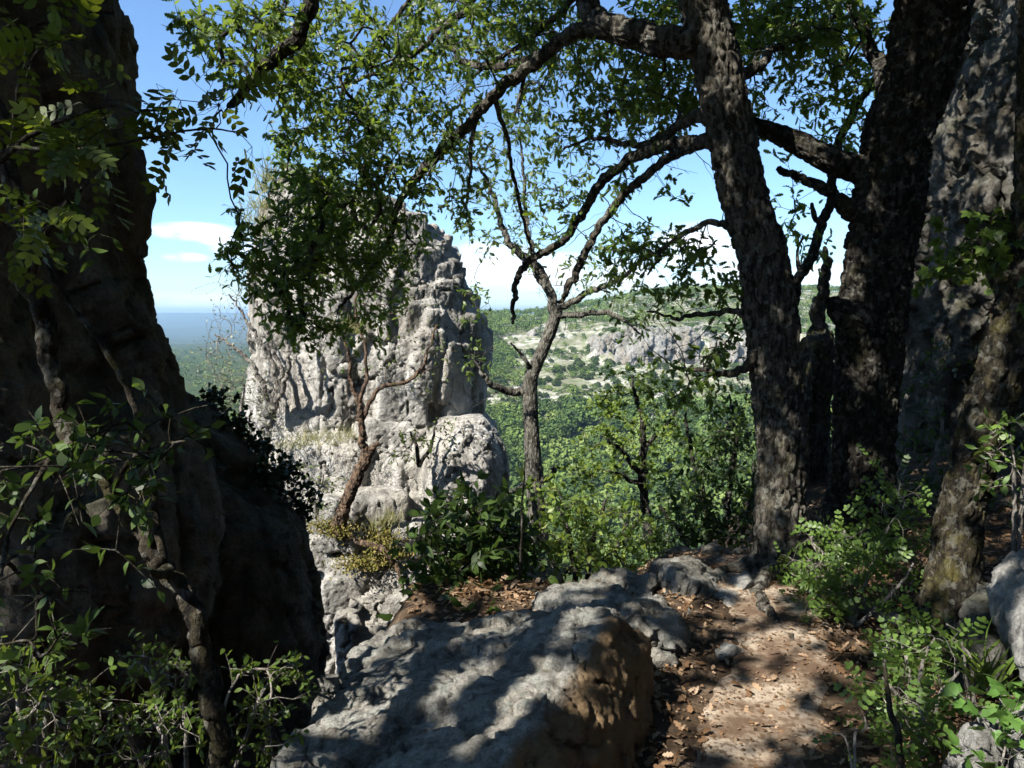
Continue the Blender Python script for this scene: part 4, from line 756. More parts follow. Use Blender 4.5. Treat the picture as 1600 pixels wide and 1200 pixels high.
def build_trees():
    # crooked small oak on the far edge
    limbs = [('trunk', [(838, 850, 8.9, 34), (838, 800, 9, 27), (835, 740, 9, 27), (832, 700, 9, 26), (829, 640, 9, 24), (830, 592, 9, 22), (846, 552, 9, 20), (862, 512, 9, 19), (870, 482, 9, 18)], False, (.03, .2, 4)),
             ('limb', [(868, 492, 9, 17), (858, 448, 9, 15), (838, 418, 9, 14), (812, 395, 9, 12), (790, 372, 9, 10), (778, 335, 9, 8), (765, 290, 9, 6), (750, 255, 8.9, 4)], True),
             ('limb', [(858, 450, 9, 12), (842, 430, 9, 11), (831, 392, 9, 9), (825, 365, 9.1, 8), (820, 325, 9.2, 6), (818, 270, 9.2, 5), (812, 200, 9.2, 3)], True),
             ('limb', [(870, 486, 9, 13), (893, 472, 8.9, 11), (922, 455, 8.8, 9), (960, 440, 8.7, 8), (990, 420, 8.6, 6), (1012, 398, 8.5, 4)], True),
             ('limb', [(866, 495, 9, 11), (900, 490, 8.9, 9), (948, 490, 8.8, 8), (982, 505, 8.7, 5), (1000, 520, 8.6, 3)], True),
             ('limb', [(834, 612, 9, 15), (812, 612, 9, 13), (788, 608, 8.9, 12), (765, 598, 8.8, 9), (750, 580, 8.8, 5), (738, 560, 8.8, 3)], True),
             ('limb', [(833, 590, 9, 9), (818, 562, 8.9, 6), (800, 535, 8.8, 3)], False),
             ('limb', [(843, 752, 9, 12), (858, 745, 8.9, 10), (866, 735, 8.9, 8), (862, 732, 8.8, 3)], False),
             ('limb', [(832, 745, 9, 9), (800, 770, 8.6, 7), (770, 785, 8.2, 4)], False)]
    reg = [(790, 255, 60, 75, 9, .5, 18), (760, 330, 40, 50, 9, .4, 9), (850, 330, 50, 70, 9, .5, 13), (870, 270, 50, 50, 9, .5, 9), (800, 390, 40, 25, 9, .3, 4), (945, 400, 30, 40, 8.8, .4, 8), (1000, 380, 40, 35, 8.6, .4, 10), (960, 450, 50, 25, 8.8, .4, 9), (990, 500, 40, 25, 8.7, .4, 6), (740, 470, 25, 30, 8.7, .3, 5), (740, 560, 25, 20, 8.7, .3, 3), (900, 420, 30, 40, 9, .4, 4), (840, 190, 50, 40, 9, .5, 8)]
    b = at(838, 845, 8.9)
    tree('oak_tree', 'slender crooked oak on the sunny rim in front of the valley', 'tree', (b[0], b[1], h1(b[0], b[1])), limbs, GREYBARK, MIDLEAF, reg, OAK, (.055, .085), 11, None, 'oaks by the path', 6, gaps=False, dens=1.4, bare=80)
    # slim tree behind the two oaks
    limbs = [('trunk', [(1232, 860, 6.4, 20), (1236, 700, 6.4, 18), (1238, 560, 6.4, 17), (1243, 450, 6.4, 15), (1268, 400, 6.4, 14), (1284, 352, 6.4, 14), (1297, 310, 6.4, 13), (1301, 262, 6.4, 12), (1315, 216, 6.4, 12), (1340, 168, 6.4, 10), (1374, 122, 6.4, 8), (1400, 60, 6.4, 6)], True),
             ('limb', [(1284, 352, 6.4, 10), (1272, 335, 6.3, 8), (1268, 318, 6.3, 5)], False), ('limb', [(1250, 425, 6.4, 8), (1245, 395, 6.5, 5), (1255, 370, 6.6, 3)], True)]
    reg = [(1255, 385, 35, 40, 6.4, .4, 8), (1310, 225, 30, 50, 6.4, .4, 8), (1270, 200, 40, 50, 6.4, .4, 7), (1225, 330, 20, 30, 6.4, .3, 3), (1240, 290, 30, 30, 6.4, .3, 4), (1390, 60, 30, 40, 6.6, .3, 6), (1310, 290, 20, 30, 6.5, .3, 3)]
    b = at(1232, 860, 6.4)
    tree('slender_tree', 'slim dark tree rising behind the gap between the two path oaks', 'tree', (b[0], b[1], h1(b[0], b[1])), limbs, DARKBARK, OAKLEAF, reg, OAK, (.05, .08), 11, None, None, 7)
    # dead snag
    b = at(1286, 560, 7.0)
    tree('dead_snag', 'bare broken dead stem standing between the two path oaks', 'dead tree', b - [0, 0, 2.6], [('trunk', [(1284, 900, 7, 30), (1284, 560, 7, 20), (1283, 510, 7, 18), (1285, 470, 7, 17), (1288, 430, 7, 15), (1290, 405, 7, 11), (1288, 388, 7, 4)], False),
         ('limb', [(1284, 520, 7, 18), (1274, 492, 6.95, 14), (1273, 472, 6.9, 9), (1277, 466, 6.9, 4)], False)], GREYBARK, bark_amp=.014)
    V = [at(1250, 525, 6.9), at(1272, 505, 7.0), at(1300, 520, 6.9), at(1302, 575, 6.8), at(1262, 580, 6.8), at(1280, 540, 6.6), at(1245, 560, 7.0)]
    rock('mossy_stump', [hull(V + [p + np.array([0, .25, -1.9]) for p in V])], MOSSBARK, .02, 'dark mossy stump at the foot of the bare dead stem', 'stump', [d_big(3, .06), d_ridge(5, .03), d_fine(20, .012)])
    # mossy trunk on the right
    b = gp(1490, 935); zb = h1(b[0], b[1])
    limbs = [('trunk', [(1490, 975, 3.7, 83), (1490, 930, 3.72, 72), (1493, 870, 3.75, 59), (1502, 800, 3.8, 53), (1518, 735, 3.8, 56), (1536, 660, 3.8, 59), (1566, 570, 3.8, 56), (1592, 470, 3.8, 53), (1610, 380, 3.8, 48), (1618, 250, 3.8, 45), (1622, 100, 3.75, 42), (1620, -60, 3.7, 38), (1600, -160, 3.7, 32)], False, (.07, .14, 4)),
             ('limb', [(1590, 490, 3.8, 30), (1565, 440, 3.9, 20), (1545, 400, 4.0, 13), (1520, 380, 4.1, 8), (1500, 385, 4.2, 4)], True)]
    reg = [(1535, 395, 50, 30, 4.0, .3, 12), (1490, 420, 30, 25, 4.2, .3, 5), (1570, 360, 30, 30, 3.9, .3, 5)]
    tree('mossy_tree', 'leaning tree with moss covered foot at the right edge', 'tree', (b[0], b[1], zb), limbs, MOSSBARK, OAKLEAF, reg, MAPLE, (.06, .09), 9, None, None, 8, bark_amp=.03)
    # gnarled juniper on the pinnacle
    limbs = [('trunk', [(524, 836, 8.35, 26), (532, 812, 8.35, 20), (542, 782, 8.35, 19), (556, 750, 8.35, 18), (570, 720, 8.35, 18), (574, 706, 8.35, 17)], False),
             ('limb', [(572, 712, 8.35, 15), (566, 690, 8.3, 12), (563, 660, 8.3, 11), (560, 632, 8.3, 9), (549, 600, 8.3, 7), (545, 560, 8.3, 5), (530, 500, 8.3, 3)], True),
             ('limb', [(563, 660, 8.3, 8), (575, 635, 8.3, 7), (592, 608, 8.3, 7), (628, 598, 8.3, 6), (652, 585, 8.3, 6), (668, 548, 8.3, 4), (682, 510, 8.3, 3)], True),
             ('limb', [(573, 714, 8.35, 14), (584, 700, 8.3, 10), (590, 692, 8.3, 6)], False),
             ('limb', [(560, 632, 8.3, 7), (572, 590, 8.3, 6), (570, 540, 8.3, 5), (555, 490, 8.3, 4), (560, 450, 8.3, 3)], True),
             ('root', [(528, 826, 8.35, 16), (550, 842, 8.3, 11), (580, 850, 8.25, 10), (606, 866, 8.2, 10), (618, 885, 8.2, 8), (630, 920, 8.1, 4)], False)]
    reg = [(640, 590, 40, 25, 8.3, .25, 5), (530, 560, 30, 40, 8.3, .2, 5), (560, 470, 50, 30, 8.3, .2, 9), (680, 540, 35, 35, 8.3, .2, 8), (630, 480, 50, 40, 8.3, .2, 7), (600, 560, 50, 30, 8.3, .2, 4)]
    b = at(526, 834, 8.35)
    tree('gnarled_tree', 'small twisted reddish tree rooted on the ledge of the pinnacle', 'tree', b, limbs, REDBARK, MIDLEAF, reg, OVALS, (.03, .05), 7, None, None, 9, gaps=False)
    # maple in the middle
    limbs = [('trunk', [(1015, 850, 9.6, 18), (1008, 790, 9.6, 14), (1003, 745, 9.6, 13), (1006, 700, 9.6, 11), (1003, 660, 9.6, 9), (994, 620, 9.6, 6), (985, 590, 9.6, 3)], True),
             ('limb', [(1005, 745, 9.6, 9), (985, 720, 9.5, 8), (962, 695, 9.4, 6), (940, 682, 9.3, 3)], True), ('limb', [(1006, 700, 9.6, 8), (1035, 670, 9.5, 6), (1060, 640, 9.4, 3)], True), ('limb', [(1003, 760, 9.6, 8), (975, 745, 9.3, 5), (950, 735, 9.1, 3)], True)]
    reg = [(985, 600, 40, 28, 9.6, .4, 12), (960, 640, 50, 25, 9.5, .5, 15), (1030, 625, 45, 35, 9.5, .5, 14), (990, 670, 60, 25, 9.5, .6, 15), (940, 690, 35, 20, 9.3, .4, 8), (940, 735, 45, 25, 9.2, .5, 14), (1000, 730, 50, 25, 9.3, .6, 12), (1050, 690, 35, 30, 9.3, .5, 9), (900, 720, 20, 15, 9.2, .3, 3)]
    b = at(1012, 840, 9.6)
    tree('maple_tree', 'young bright green maple standing below the rim in the middle', 'tree', (b[0], b[1], min(b[2], h1(b[0], b[1]))), limbs, DARKBARK, MAPLELEAF, reg, MAPLE, (.06, .09), 12, None, None, 10, gaps=False, up=1.1)
    # dark close tree on the left
    limbs = [('trunk', [(356, 1260, 2.15, 35), (350, 1200, 2.15, 32), (340, 1120, 2.17, 29), (318, 1020, 2.2, 29), (290, 945, 2.2, 27), (258, 888, 2.22, 25), (225, 845, 2.22, 20), (185, 790, 2.25, 20), (145, 730, 2.25, 22), (110, 668, 2.28, 24), (78, 565, 2.3, 24), (50, 450, 2.32, 24), (26, 330, 2.35, 22), (2, 215, 2.4, 22), (-30, 80, 2.4, 20), (-60, -80, 2.4, 15)], False, None),
             ('stem', [(258, 888, 2.22, 17), (246, 820, 2.24, 11), (230, 700, 2.28, 9), (205, 620, 2.32, 9), (172, 558, 2.35, 10), (130, 495, 2.38, 9), (95, 442, 2.4, 8), (60, 395, 2.42, 7), (-10, 330, 2.45, 5)], True),
             ('stub', [(262, 892, 2.2, 22), (246, 898, 2.15, 15), (236, 893, 2.1, 7)], False),
             ('limb', [(48, 440, 2.32, 10), (65, 380, 2.3, 8), (95, 335, 2.25, 7), (120, 305, 2.2, 5), (160, 270, 2.1, 3), (200, 240, 2.05, 3)], True),
             ('limb', [(10, 250, 2.38, 8), (40, 110, 2.2, 5), (80, 60, 2.1, 3), (120, 50, 2.05, 3)], True),
             ('limb', [(170, 770, 2.25, 10), (200, 720, 2.1, 7), (240, 700, 2.0, 4), (290, 690, 1.95, 3)], True),
             ('limb', [(130, 700, 2.25, 10), (80, 720, 2.0, 8), (40, 780, 1.9, 5), (10, 860, 1.85, 3)], True)]
    reg = [(120, 690, 100, 40, 2.1, .25, 10), (60, 770, 90, 70, 2.0, .3, 16), (190, 760, 90, 60, 2.1, .25, 11), (40, 900, 70, 80, 1.95, .3, 15), (130, 880, 70, 70, 2.1, .3, 9), (250, 700, 60, 40, 2.0, .2, 5), (60, 1010, 80, 40, 1.95, .2, 9), (280, 660, 40, 20, 2.0, .1, 2), (100, 345, 50, 50, 2.15, .2, 4)]
    b = at(356, 1250, 2.15)
    tree('broadleaf_tree', 'dark crooked close tree with a knotted forking trunk in front of the left cliff', 'tree', (b[0], b[1], min(b[2], h1(b[0], b[1]))), limbs, LEFTBARK, SHRUBLEAF, reg, OVAL, (.034, .055), 12, None, None, 12, tw_len=.14, dens=1.5)
    # pinnate sprays
    limbs = [('stem', [(-120, 700, 2.0, 16), (-90, 450, 2.0, 13), (-40, 300, 2.0, 10), (20, 230, 2.0, 8), (90, 190, 2.0, 6), (160, 170, 2.02, 5), (230, 175, 2.05, 4), (290, 170, 2.1, 3)], True), ('stem', [(-90, 430, 2.0, 10), (-40, 150, 2.0, 7), (20, 60, 2.0, 5), (80, 30, 2.0, 3)], True),
             ('stem', [(20, 230, 2.0, 6), (90, 235, 1.95, 5), (170, 228, 2.0, 4), (240, 215, 2.1, 3), (320, 200, 2.2, 3), (370, 205, 2.25, 2)], True)]
    reg = [(60, 50, 50, 45, 2.0, .12, 5), (100, 30, 40, 30, 2.0, .12, 3), (120, 180, 90, 35, 2.0, .15, 7), (100, 225, 80, 35, 1.95, .15, 6), (190, 190, 50, 30, 2.05, .1, 5), (290, 170, 40, 18, 2.15, .1, 5), (340, 180, 30, 18, 2.2, .08, 3), (300, 215, 30, 12, 2.2, .08, 3), (60, 300, 50, 40, 2.0, .12, 5), (30, 350, 30, 40, 2.0, .1, 4), (395, 225, 8, 10, 2.25, .05, 1)]
    b = at(-120, 690, 2.0)
    tree('ash_sapling', 'sapling with yellow-green feather leaves fanning over the upper left cliff', 'sapling', (b[0], b[1], h1(b[0], b[1])), [('stem', (np.array([[b[0], b[1], h1(b[0], b[1])], [b[0], b[1], b[2] - .5], b]), np.array([.018, .017, .015])), False)] + limbs, LEFTBARK, PINLEAF, reg, PINNATE, (.08, .115), 5, None, None, 14, tw_len=.08, droop=.35, up=1.3, twig=(.0012, .4))

def shrub(name, label, cat, px, py, Y, stems, reg, bark, leafm, tmpl, size, per, seed, **k):
    k.setdefault('gaps', False)
    b = at(px, py, Y); z = h1(b[0], b[1]) if k.pop('ground', True) else b[2]; root = np.array([b[0], b[1], z - .03]); limbs = []
    for s in stems:
        P, Rr = px_limb(s); P = np.concatenate([[root], P]); Rr = np.concatenate([[Rr[0] * 1.2], Rr]); limbs.append(('stem', (P, Rr), True))
    return tree(name, label, cat, root, limbs, bark, leafm, reg, tmpl, size, per, None, k.pop('group', None), seed, **k)

def build_shrubs():
    G = 'shrubs along the rim'
    shrub('shrub', 'dark shrub with broad glossy leaves against the pinnacle foot', 'shrub', 745, 930, 4.4, [[(735, 900, 4.7, 9), (720, 830, 4.7, 6), (700, 780, 4.7, 3)], [(760, 890, 4.7, 8), (765, 820, 4.7, 6), (775, 770, 4.7, 3)], [(700, 920, 4.6, 7), (680, 890, 4.6, 4)]],
          [(715, 800, 45, 35, 4.7, .3, 12), (770, 800, 45, 40, 4.8, .3, 12), (690, 850, 40, 40, 4.6, .3, 11), (750, 860, 50, 40, 4.7, .35, 14), (700, 925, 45, 35, 4.4, .2, 11), (760, 945, 40, 20, 4.4, .15, 8), (700, 962, 45, 14, 4.1, .1, 7), (765, 955, 30, 14, 4.1, .1, 4), (760, 920, 30, 20, 4.5, .2, 4), (820, 850, 30, 30, 4.9, .3, 6), (680, 950, 40, 22, 4.4, .2, 8), (720, 900, 40, 30, 4.5, .2, 8)], DARKBARK, SHRUBLEAF, OVAL, (.065, .10), 11, 21, group=G, dens=1.7)
    shrub('shrub', 'sunlit leafy shrub behind the low boulder in the centre', 'shrub', 900, 900, 5.2, [[(890, 840, 5.5, 8), (870, 790, 5.6, 4)], [(930, 830, 5.5, 8), (945, 780, 5.6, 4)], [(860, 870, 5.4, 6), (840, 840, 5.4, 4)], [(960, 860, 5.4, 6), (990, 820, 5.5, 4)]],
          [(880, 790, 40, 25, 5.7, .4, 10), (930, 800, 40, 30, 5.6, .4, 12), (860, 840, 40, 30, 5.4, .3, 12), (920, 855, 50, 25, 5.4, .3, 14), (990, 830, 40, 35, 5.6, .3, 12), (970, 870, 40, 18, 5.3, .2, 9), (900, 885, 60, 12, 5.5, .2, 8), (850, 770, 25, 20, 5.8, .3, 5)], DARKBARK, MAPLELEAF, OVAL, (.045, .07), 12, 22, group=G, dens=1.4)
    shrub('shrub', 'dense dark shrub filling the shade left of the leaning oak', 'shrub', 1120, 870, 6.6, [[(1100, 780, 6.6, 10), (1080, 700, 6.7, 6), (1070, 640, 6.8, 3)], [(1140, 770, 6.6, 10), (1150, 690, 6.6, 6), (1140, 620, 6.7, 3)], [(1060, 830, 6.5, 8), (1030, 790, 6.5, 4)], [(1170, 800, 6.4, 8), (1180, 720, 6.4, 4)]],
          [(1140, 650, 40, 35, 6.7, .4, 9), (1110, 705, 40, 35, 6.6, .5, 12), (1150, 710, 40, 60, 6.5, .5, 20), (1080, 775, 40, 35, 6.5, .4, 13), (1120, 790, 60, 45, 6.4, .4, 24), (1050, 830, 40, 25, 6.3, .3, 10), (1170, 820, 30, 40, 6.2, .3, 9), (1110, 845, 50, 15, 6.1, .2, 8), (1200, 640, 20, 60, 6.6, .3, 5)], DARKBARK, SHRUBLEAF, OVALS, (.045, .07), 14, 23, group=G, dens=1.7)
    shrub('shrub', 'green shrub glimpsed between the trunks of the two path oaks', 'shrub', 1280, 860, 7.2, [[(1278, 760, 7.2, 9), (1275, 680, 7.2, 5), (1278, 620, 7.2, 3)], [(1300, 780, 7.2, 7), (1305, 700, 7.2, 4)]],
          [(1278, 600, 30, 40, 7.2, .3, 12), (1282, 670, 28, 45, 7.2, .3, 15), (1275, 750, 30, 50, 7.1, .3, 15), (1290, 830, 40, 40, 6.9, .3, 10)], DARKBARK, BOXLEAF, OVALS, (.045, .07), 12, 24, group=G)
    shrub('shrub', 'tangle of dark twigs and leaves under the rock face right of the black oak', 'shrub', 1430, 860, 6.0, [[(1420, 760, 6.0, 9), (1410, 660, 6.1, 6), (1430, 580, 6.2, 3)], [(1450, 760, 6.0, 9), (1470, 680, 6.1, 5), (1465, 620, 6.2, 3)], [(1405, 790, 6.0, 6), (1400, 720, 6.0, 3)]],
          [(1430, 620, 40, 40, 6.1, .3, 7), (1430, 700, 50, 50, 6.0, .4, 16), (1440, 780, 50, 40, 5.8, .3, 18), (1420, 840, 50, 25, 5.5, .3, 12), (1480, 560, 40, 50, 6.2, .2, 5), (1570, 800, 40, 60, 5.5, .3, 12), (1560, 700, 40, 40, 5.6, .3, 8)], PALEBARK, SHRUBLEAF, OVALS, (.045, .07), 9, 25, group=G)
    shrub('shrub', 'fresh green shrub with tiny round leaflets beside the path below the black oak', 'shrub', 1330, 970, 3.75, [[(1300, 900, 4.0, 5), (1270, 850, 4.1, 3)], [(1330, 880, 3.9, 5), (1320, 830, 4.0, 3)], [(1360, 890, 3.8, 5), (1390, 820, 3.9, 3)], [(1290, 940, 3.8, 4), (1255, 920, 3.9, 3)], [(1390, 930, 3.7, 5), (1430, 880, 3.7, 3)]],
          [(1290, 840, 35, 20, 4.1, .2, 8), (1265, 890, 30, 30, 4.0, .2, 10), (1320, 880, 40, 35, 3.9, .25, 14), (1380, 840, 35, 50, 3.9, .25, 12), (1290, 935, 40, 20, 3.8, .2, 7), (1360, 930, 50, 30, 3.7, .2, 10), (1420, 850, 30, 50, 3.9, .2, 9), (1400, 770, 30, 50, 4.0, .2, 8)], PALEBARK, PATHLEAF, ROUNDPIN, (.06, .09), 7, 26, dens=1.25, group='leafy plants along the path', tw_len=.12, twig=(.0014, .4))
    shrub('shrub', 'leafy plant with tiny round leaflets spreading low in front of the right boulders', 'shrub', 1440, 1120, 2.6, [[(1420, 1040, 2.9, 5), (1400, 990, 3.0, 3)], [(1440, 1050, 2.7, 5), (1460, 1000, 2.8, 3)], [(1410, 1100, 2.5, 5), (1380, 1060, 2.5, 3)], [(1470, 1090, 2.6, 5), (1500, 1050, 2.6, 3)]],
          [(1420, 1000, 50, 25, 3.0, .2, 9), (1470, 1020, 35, 30, 2.8, .2, 6), (1400, 1070, 35, 20, 2.6, .15, 6), (1430, 1110, 45, 25, 2.5, .15, 8), (1420, 1160, 50, 25, 2.35, .15, 6), (1490, 1080, 30, 30, 2.6, .15, 3), (1350, 1130, 20, 15, 2.4, .1, 1)], PALEBARK, PATHLEAF, ROUNDPIN, (.055, .08), 7, 27, dens=1.25, group='leafy plants along the path', tw_len=.1, twig=(.0014, .4))
    shrub('shrub', 'small leafy plant in the sun at the right edge beside the mossy foot', 'shrub', 1590, 830, 3.6, [[(1585, 760, 3.5, 5), (1580, 690, 3.4, 3)], [(1600, 750, 3.5, 5), (1610, 680, 3.4, 3)]],
          [(1580, 690, 30, 35, 3.4, .15, 7), (1595, 750, 25, 30, 3.4, .15, 6), (1560, 730, 25, 30, 3.5, .15, 4)], PALEBARK, PATHLEAF, OVALS, (.04, .06), 9, 28, group='leafy plants along the path', tw_len=.1)
    shrub('shrub', 'low bush with small shiny leaves and pale twigs at the bottom left', 'shrub', 290, 1190, 2.35, [[(250, 1110, 2.4, 6), (230, 1050, 2.45, 3)], [(290, 1100, 2.4, 6), (300, 1060, 2.45, 3)], [(200, 1140, 2.25, 6), (170, 1110, 2.25, 3)], [(400, 1110, 2.5, 6), (430, 1060, 2.6, 3)], [(350, 1120, 2.4, 5), (370, 1060, 2.5, 3)], [(260, 1170, 2.2, 6), (240, 1130, 2.2, 3)]],
          [(235, 1045, 45, 20, 2.5, .15, 11), (290, 1060, 40, 25, 2.45, .15, 8), (380, 1055, 30, 20, 2.55, .12, 6), (440, 1055, 35, 22, 2.6, .12, 9), (420, 1110, 45, 35, 2.45, .15, 11), (240, 1120, 60, 30, 2.35, .15, 10), (170, 1120, 50, 40, 2.2, .15, 9), (290, 1140, 50, 40, 2.3, .15, 8), (400, 1170, 45, 25, 2.25, .12, 6), (120, 1170, 70, 25, 2.1, .15, 8), (250, 1190, 60, 15, 2.1, .1, 5)], PALEBARK, BOXLEAF, OVALS, (.022, .036), 13, 29, tw_len=.11, twig=(.0016, .4))
    shrub('shrub', 'half shaded bush crowding the lower left corner', 'shrub', 30, 1200, 1.9, [[(30, 1100, 1.9, 6), (20, 1040, 1.95, 3)], [(70, 1130, 1.9, 6), (100, 1080, 2.0, 3)], [(-20, 1130, 1.8, 6), (-40, 1060, 1.9, 3)]],
          [(20, 1060, 60, 40, 1.95, .15, 10), (70, 1110, 60, 40, 1.9, .15, 10), (20, 1160, 60, 35, 1.75, .12, 8), (110, 1060, 40, 40, 2.0, .1, 5)], PALEBARK, BOXLEAF, OVALS, (.028, .045), 11, 30, tw_len=.11, twig=(.0016, .4))
    shrub('shrub', 'bare pale twiggy bush growing off the left side of the pinnacle', 'shrub', 425, 640, 9.4, [[(430, 600, 9.3, 9), (420, 555, 9.3, 7), (385, 500, 9.3, 4), (360, 460, 9.3, 2)], [(440, 590, 9.2, 8), (425, 540, 9.2, 6), (400, 470, 9.2, 3)], [(400, 580, 9.3, 7), (370, 545, 9.3, 5), (335, 520, 9.3, 2)], [(450, 580, 9.1, 7), (448, 530, 9.1, 5), (440, 480, 9.1, 3)]],
          [(365, 455, 30, 35, 9.3, .3, 16), (345, 510, 25, 30, 9.3, .3, 14), (385, 520, 30, 40, 9.3, .3, 18), (360, 570, 35, 30, 9.2, .3, 16), (420, 550, 30, 40, 9.1, .3, 12), (400, 610, 40, 30, 9.1, .3, 14), (330, 560, 20, 20, 9.2, .2, 7)], PALEBARK, PALELEAF, OVALS, (.025, .045), 4, 31, ground=False, gaps=False, tw_len=.3, twig=(.002, .45))
    shrub('shrub', 'pale sunlit bush below the left side of the pinnacle', 'shrub', 360, 690, 9.0, [[(350, 650, 9.0, 6), (345, 600, 9.0, 3)], [(375, 650, 9.0, 6), (380, 600, 9.0, 3)], [(330, 660, 9.0, 5), (318, 620, 9.0, 3)]],
          [(350, 600, 40, 25, 9.0, .3, 12), (330, 640, 25, 25, 8.8, .3, 9), (380, 630, 35, 30, 9.0, .3, 12), (410, 670, 30, 30, 8.8, .2, 8)], PALEBARK, PALELEAF, OVALS, (.03, .05), 6, 32, ground=False, gaps=False)
    shrub('shrub', 'small green bush on the middle ledge of the pinnacle', 'shrub', 655, 725, 8.75, [[(650, 700, 8.7, 6), (640, 675, 8.7, 3)], [(670, 700, 8.7, 6), (680, 670, 8.7, 3)]],
          [(650, 685, 35, 20, 8.7, .2, 12), (690, 680, 25, 22, 8.7, .2, 8), (630, 715, 22, 10, 8.6, .15, 5)], DARKBARK, BOXLEAF, OVALS, (.035, .055), 10, 33, ground=False, gaps=False, tw_len=.12)
    shrub('shrub', 'green weedy bush in the cleft at the left foot of the pinnacle', 'shrub', 495, 800, 8.4, [[(500, 770, 8.3, 5), (505, 740, 8.3, 3)], [(490, 775, 8.3, 5), (480, 750, 8.3, 3)]],
          [(505, 750, 25, 18, 8.3, .15, 8), (485, 785, 25, 15, 8.2, .15, 7), (515, 800, 18, 10, 8.2, .1, 4), (470, 740, 20, 20, 8.3, .15, 5)], PALEBARK, MIDLEAF, OVALS, (.03, .05), 9, 34, ground=False, gaps=False, tw_len=.12)
    shrub('ivy', 'black-green ivy cushion clinging along the shaded cliff shoulder', 'ivy', 410, 745, 5.7, [[(380, 700, 5.8, 5), (345, 650, 5.9, 3)], [(420, 730, 5.8, 5), (440, 745, 5.8, 3)], [(455, 775, 5.8, 5), (480, 810, 5.8, 3)]],
          [(332, 632, 16, 14, 5.9, .15, 8), (362, 665, 22, 14, 5.8, .15, 9), (400, 700, 24, 14, 5.8, .15, 10), (440, 742, 22, 14, 5.8, .15, 9), (472, 780, 14, 18, 5.8, .12, 6), (420, 740, 14, 14, 5.5, .1, 3)], DARKBARK, IVYLEAF, IVY, (.04, .065), 12, 35, ground=False, dens=2.2, tw_len=.15)
    shrub('ivy', 'bright green ivy leaves trailing over the small grey rock bottom right', 'ivy', 1550, 1140, 2.25, [[(1545, 1120, 2.25, 3), (1520, 1110, 2.3, 2)], [(1565, 1130, 2.2, 3), (1580, 1105, 2.25, 2)], [(1570, 1160, 2.1, 3), (1565, 1190, 2.05, 2)]],
          [(1530, 1105, 22, 12, 2.3, .06, 4), (1570, 1100, 20, 15, 2.25, .06, 4), (1575, 1150, 20, 25, 2.12, .05, 5), (1555, 1185, 25, 15, 2.05, .05, 3)], PALEBARK, IVYBRIGHT, IVY, (.045, .07), 5, 36, ground=False, gaps=False, tw_len=.08, twig=(.001, .4))
    shrub('seedling', 'spindly upright sapling with few leaves in front of the slender rim oak', 'sapling', 808, 965, 4.4, [[(812, 900, 4.4, 4), (816, 800, 4.4, 3), (820, 720, 4.4, 2)], [(800, 940, 4.3, 3), (830, 925, 4.3, 2)]],
          [(815, 935, 30, 15, 4.3, .1, 4), (790, 945, 20, 10, 4.3, .1, 2), (818, 740, 6, 20, 4.4, .03, 1)], DARKBARK, PATHLEAF, OVAL, (.06, .09), 5, 37, gaps=False, tw_len=.1, twig=(.001, .4))
    shrub('fallen_branch', 'thin bare stick leaning up from the leaf litter near the right boulders', 'stick', 1530, 1075, 2.75, [[(1518, 1040, 2.75, 4), (1502, 1010, 2.75, 4), (1503, 992, 2.75, 3), (1480, 975, 2.7, 2)], [(1503, 1005, 2.75, 3), (1512, 985, 2.8, 2)]], [], PALEBARK, None, OVAL, (.05, .06), 0, 38)
    shrub('fallen_branch', 'dry forked twig with one brown leaf on the path bottom', 'stick', 1350, 1200, 2.2, [[(1335, 1160, 2.25, 4), (1345, 1145, 2.3, 3), (1355, 1135, 2.3, 3), (1352, 1120, 2.3, 2)], [(1325, 1165, 2.25, 3), (1300, 1145, 2.3, 2)]], [], PALEBARK, None, OVAL, (.05, .06), 0, 39)
    shrub('fallen_branch', 'bent brown stem rising through the low leafy plant by the path', 'stick', 1425, 1215, 2.1, [[(1405, 1160, 2.2, 9), (1388, 1110, 2.25, 8), (1382, 1060, 2.3, 6), (1384, 1030, 2.3, 4)]], [], LEFTBARK, None, OVAL, (.05, .06), 0, 40)
    shrub('fallen_branch', 'straight pale stick lying behind the big boulder on dead leaves', 'stick', 770, 965, 4.2, [[(790, 955, 4.2, 5), (830, 945, 4.25, 4), (850, 940, 4.3, 3)]], [], PALEBARK, None, OVAL, (.05, .06), 0, 41)

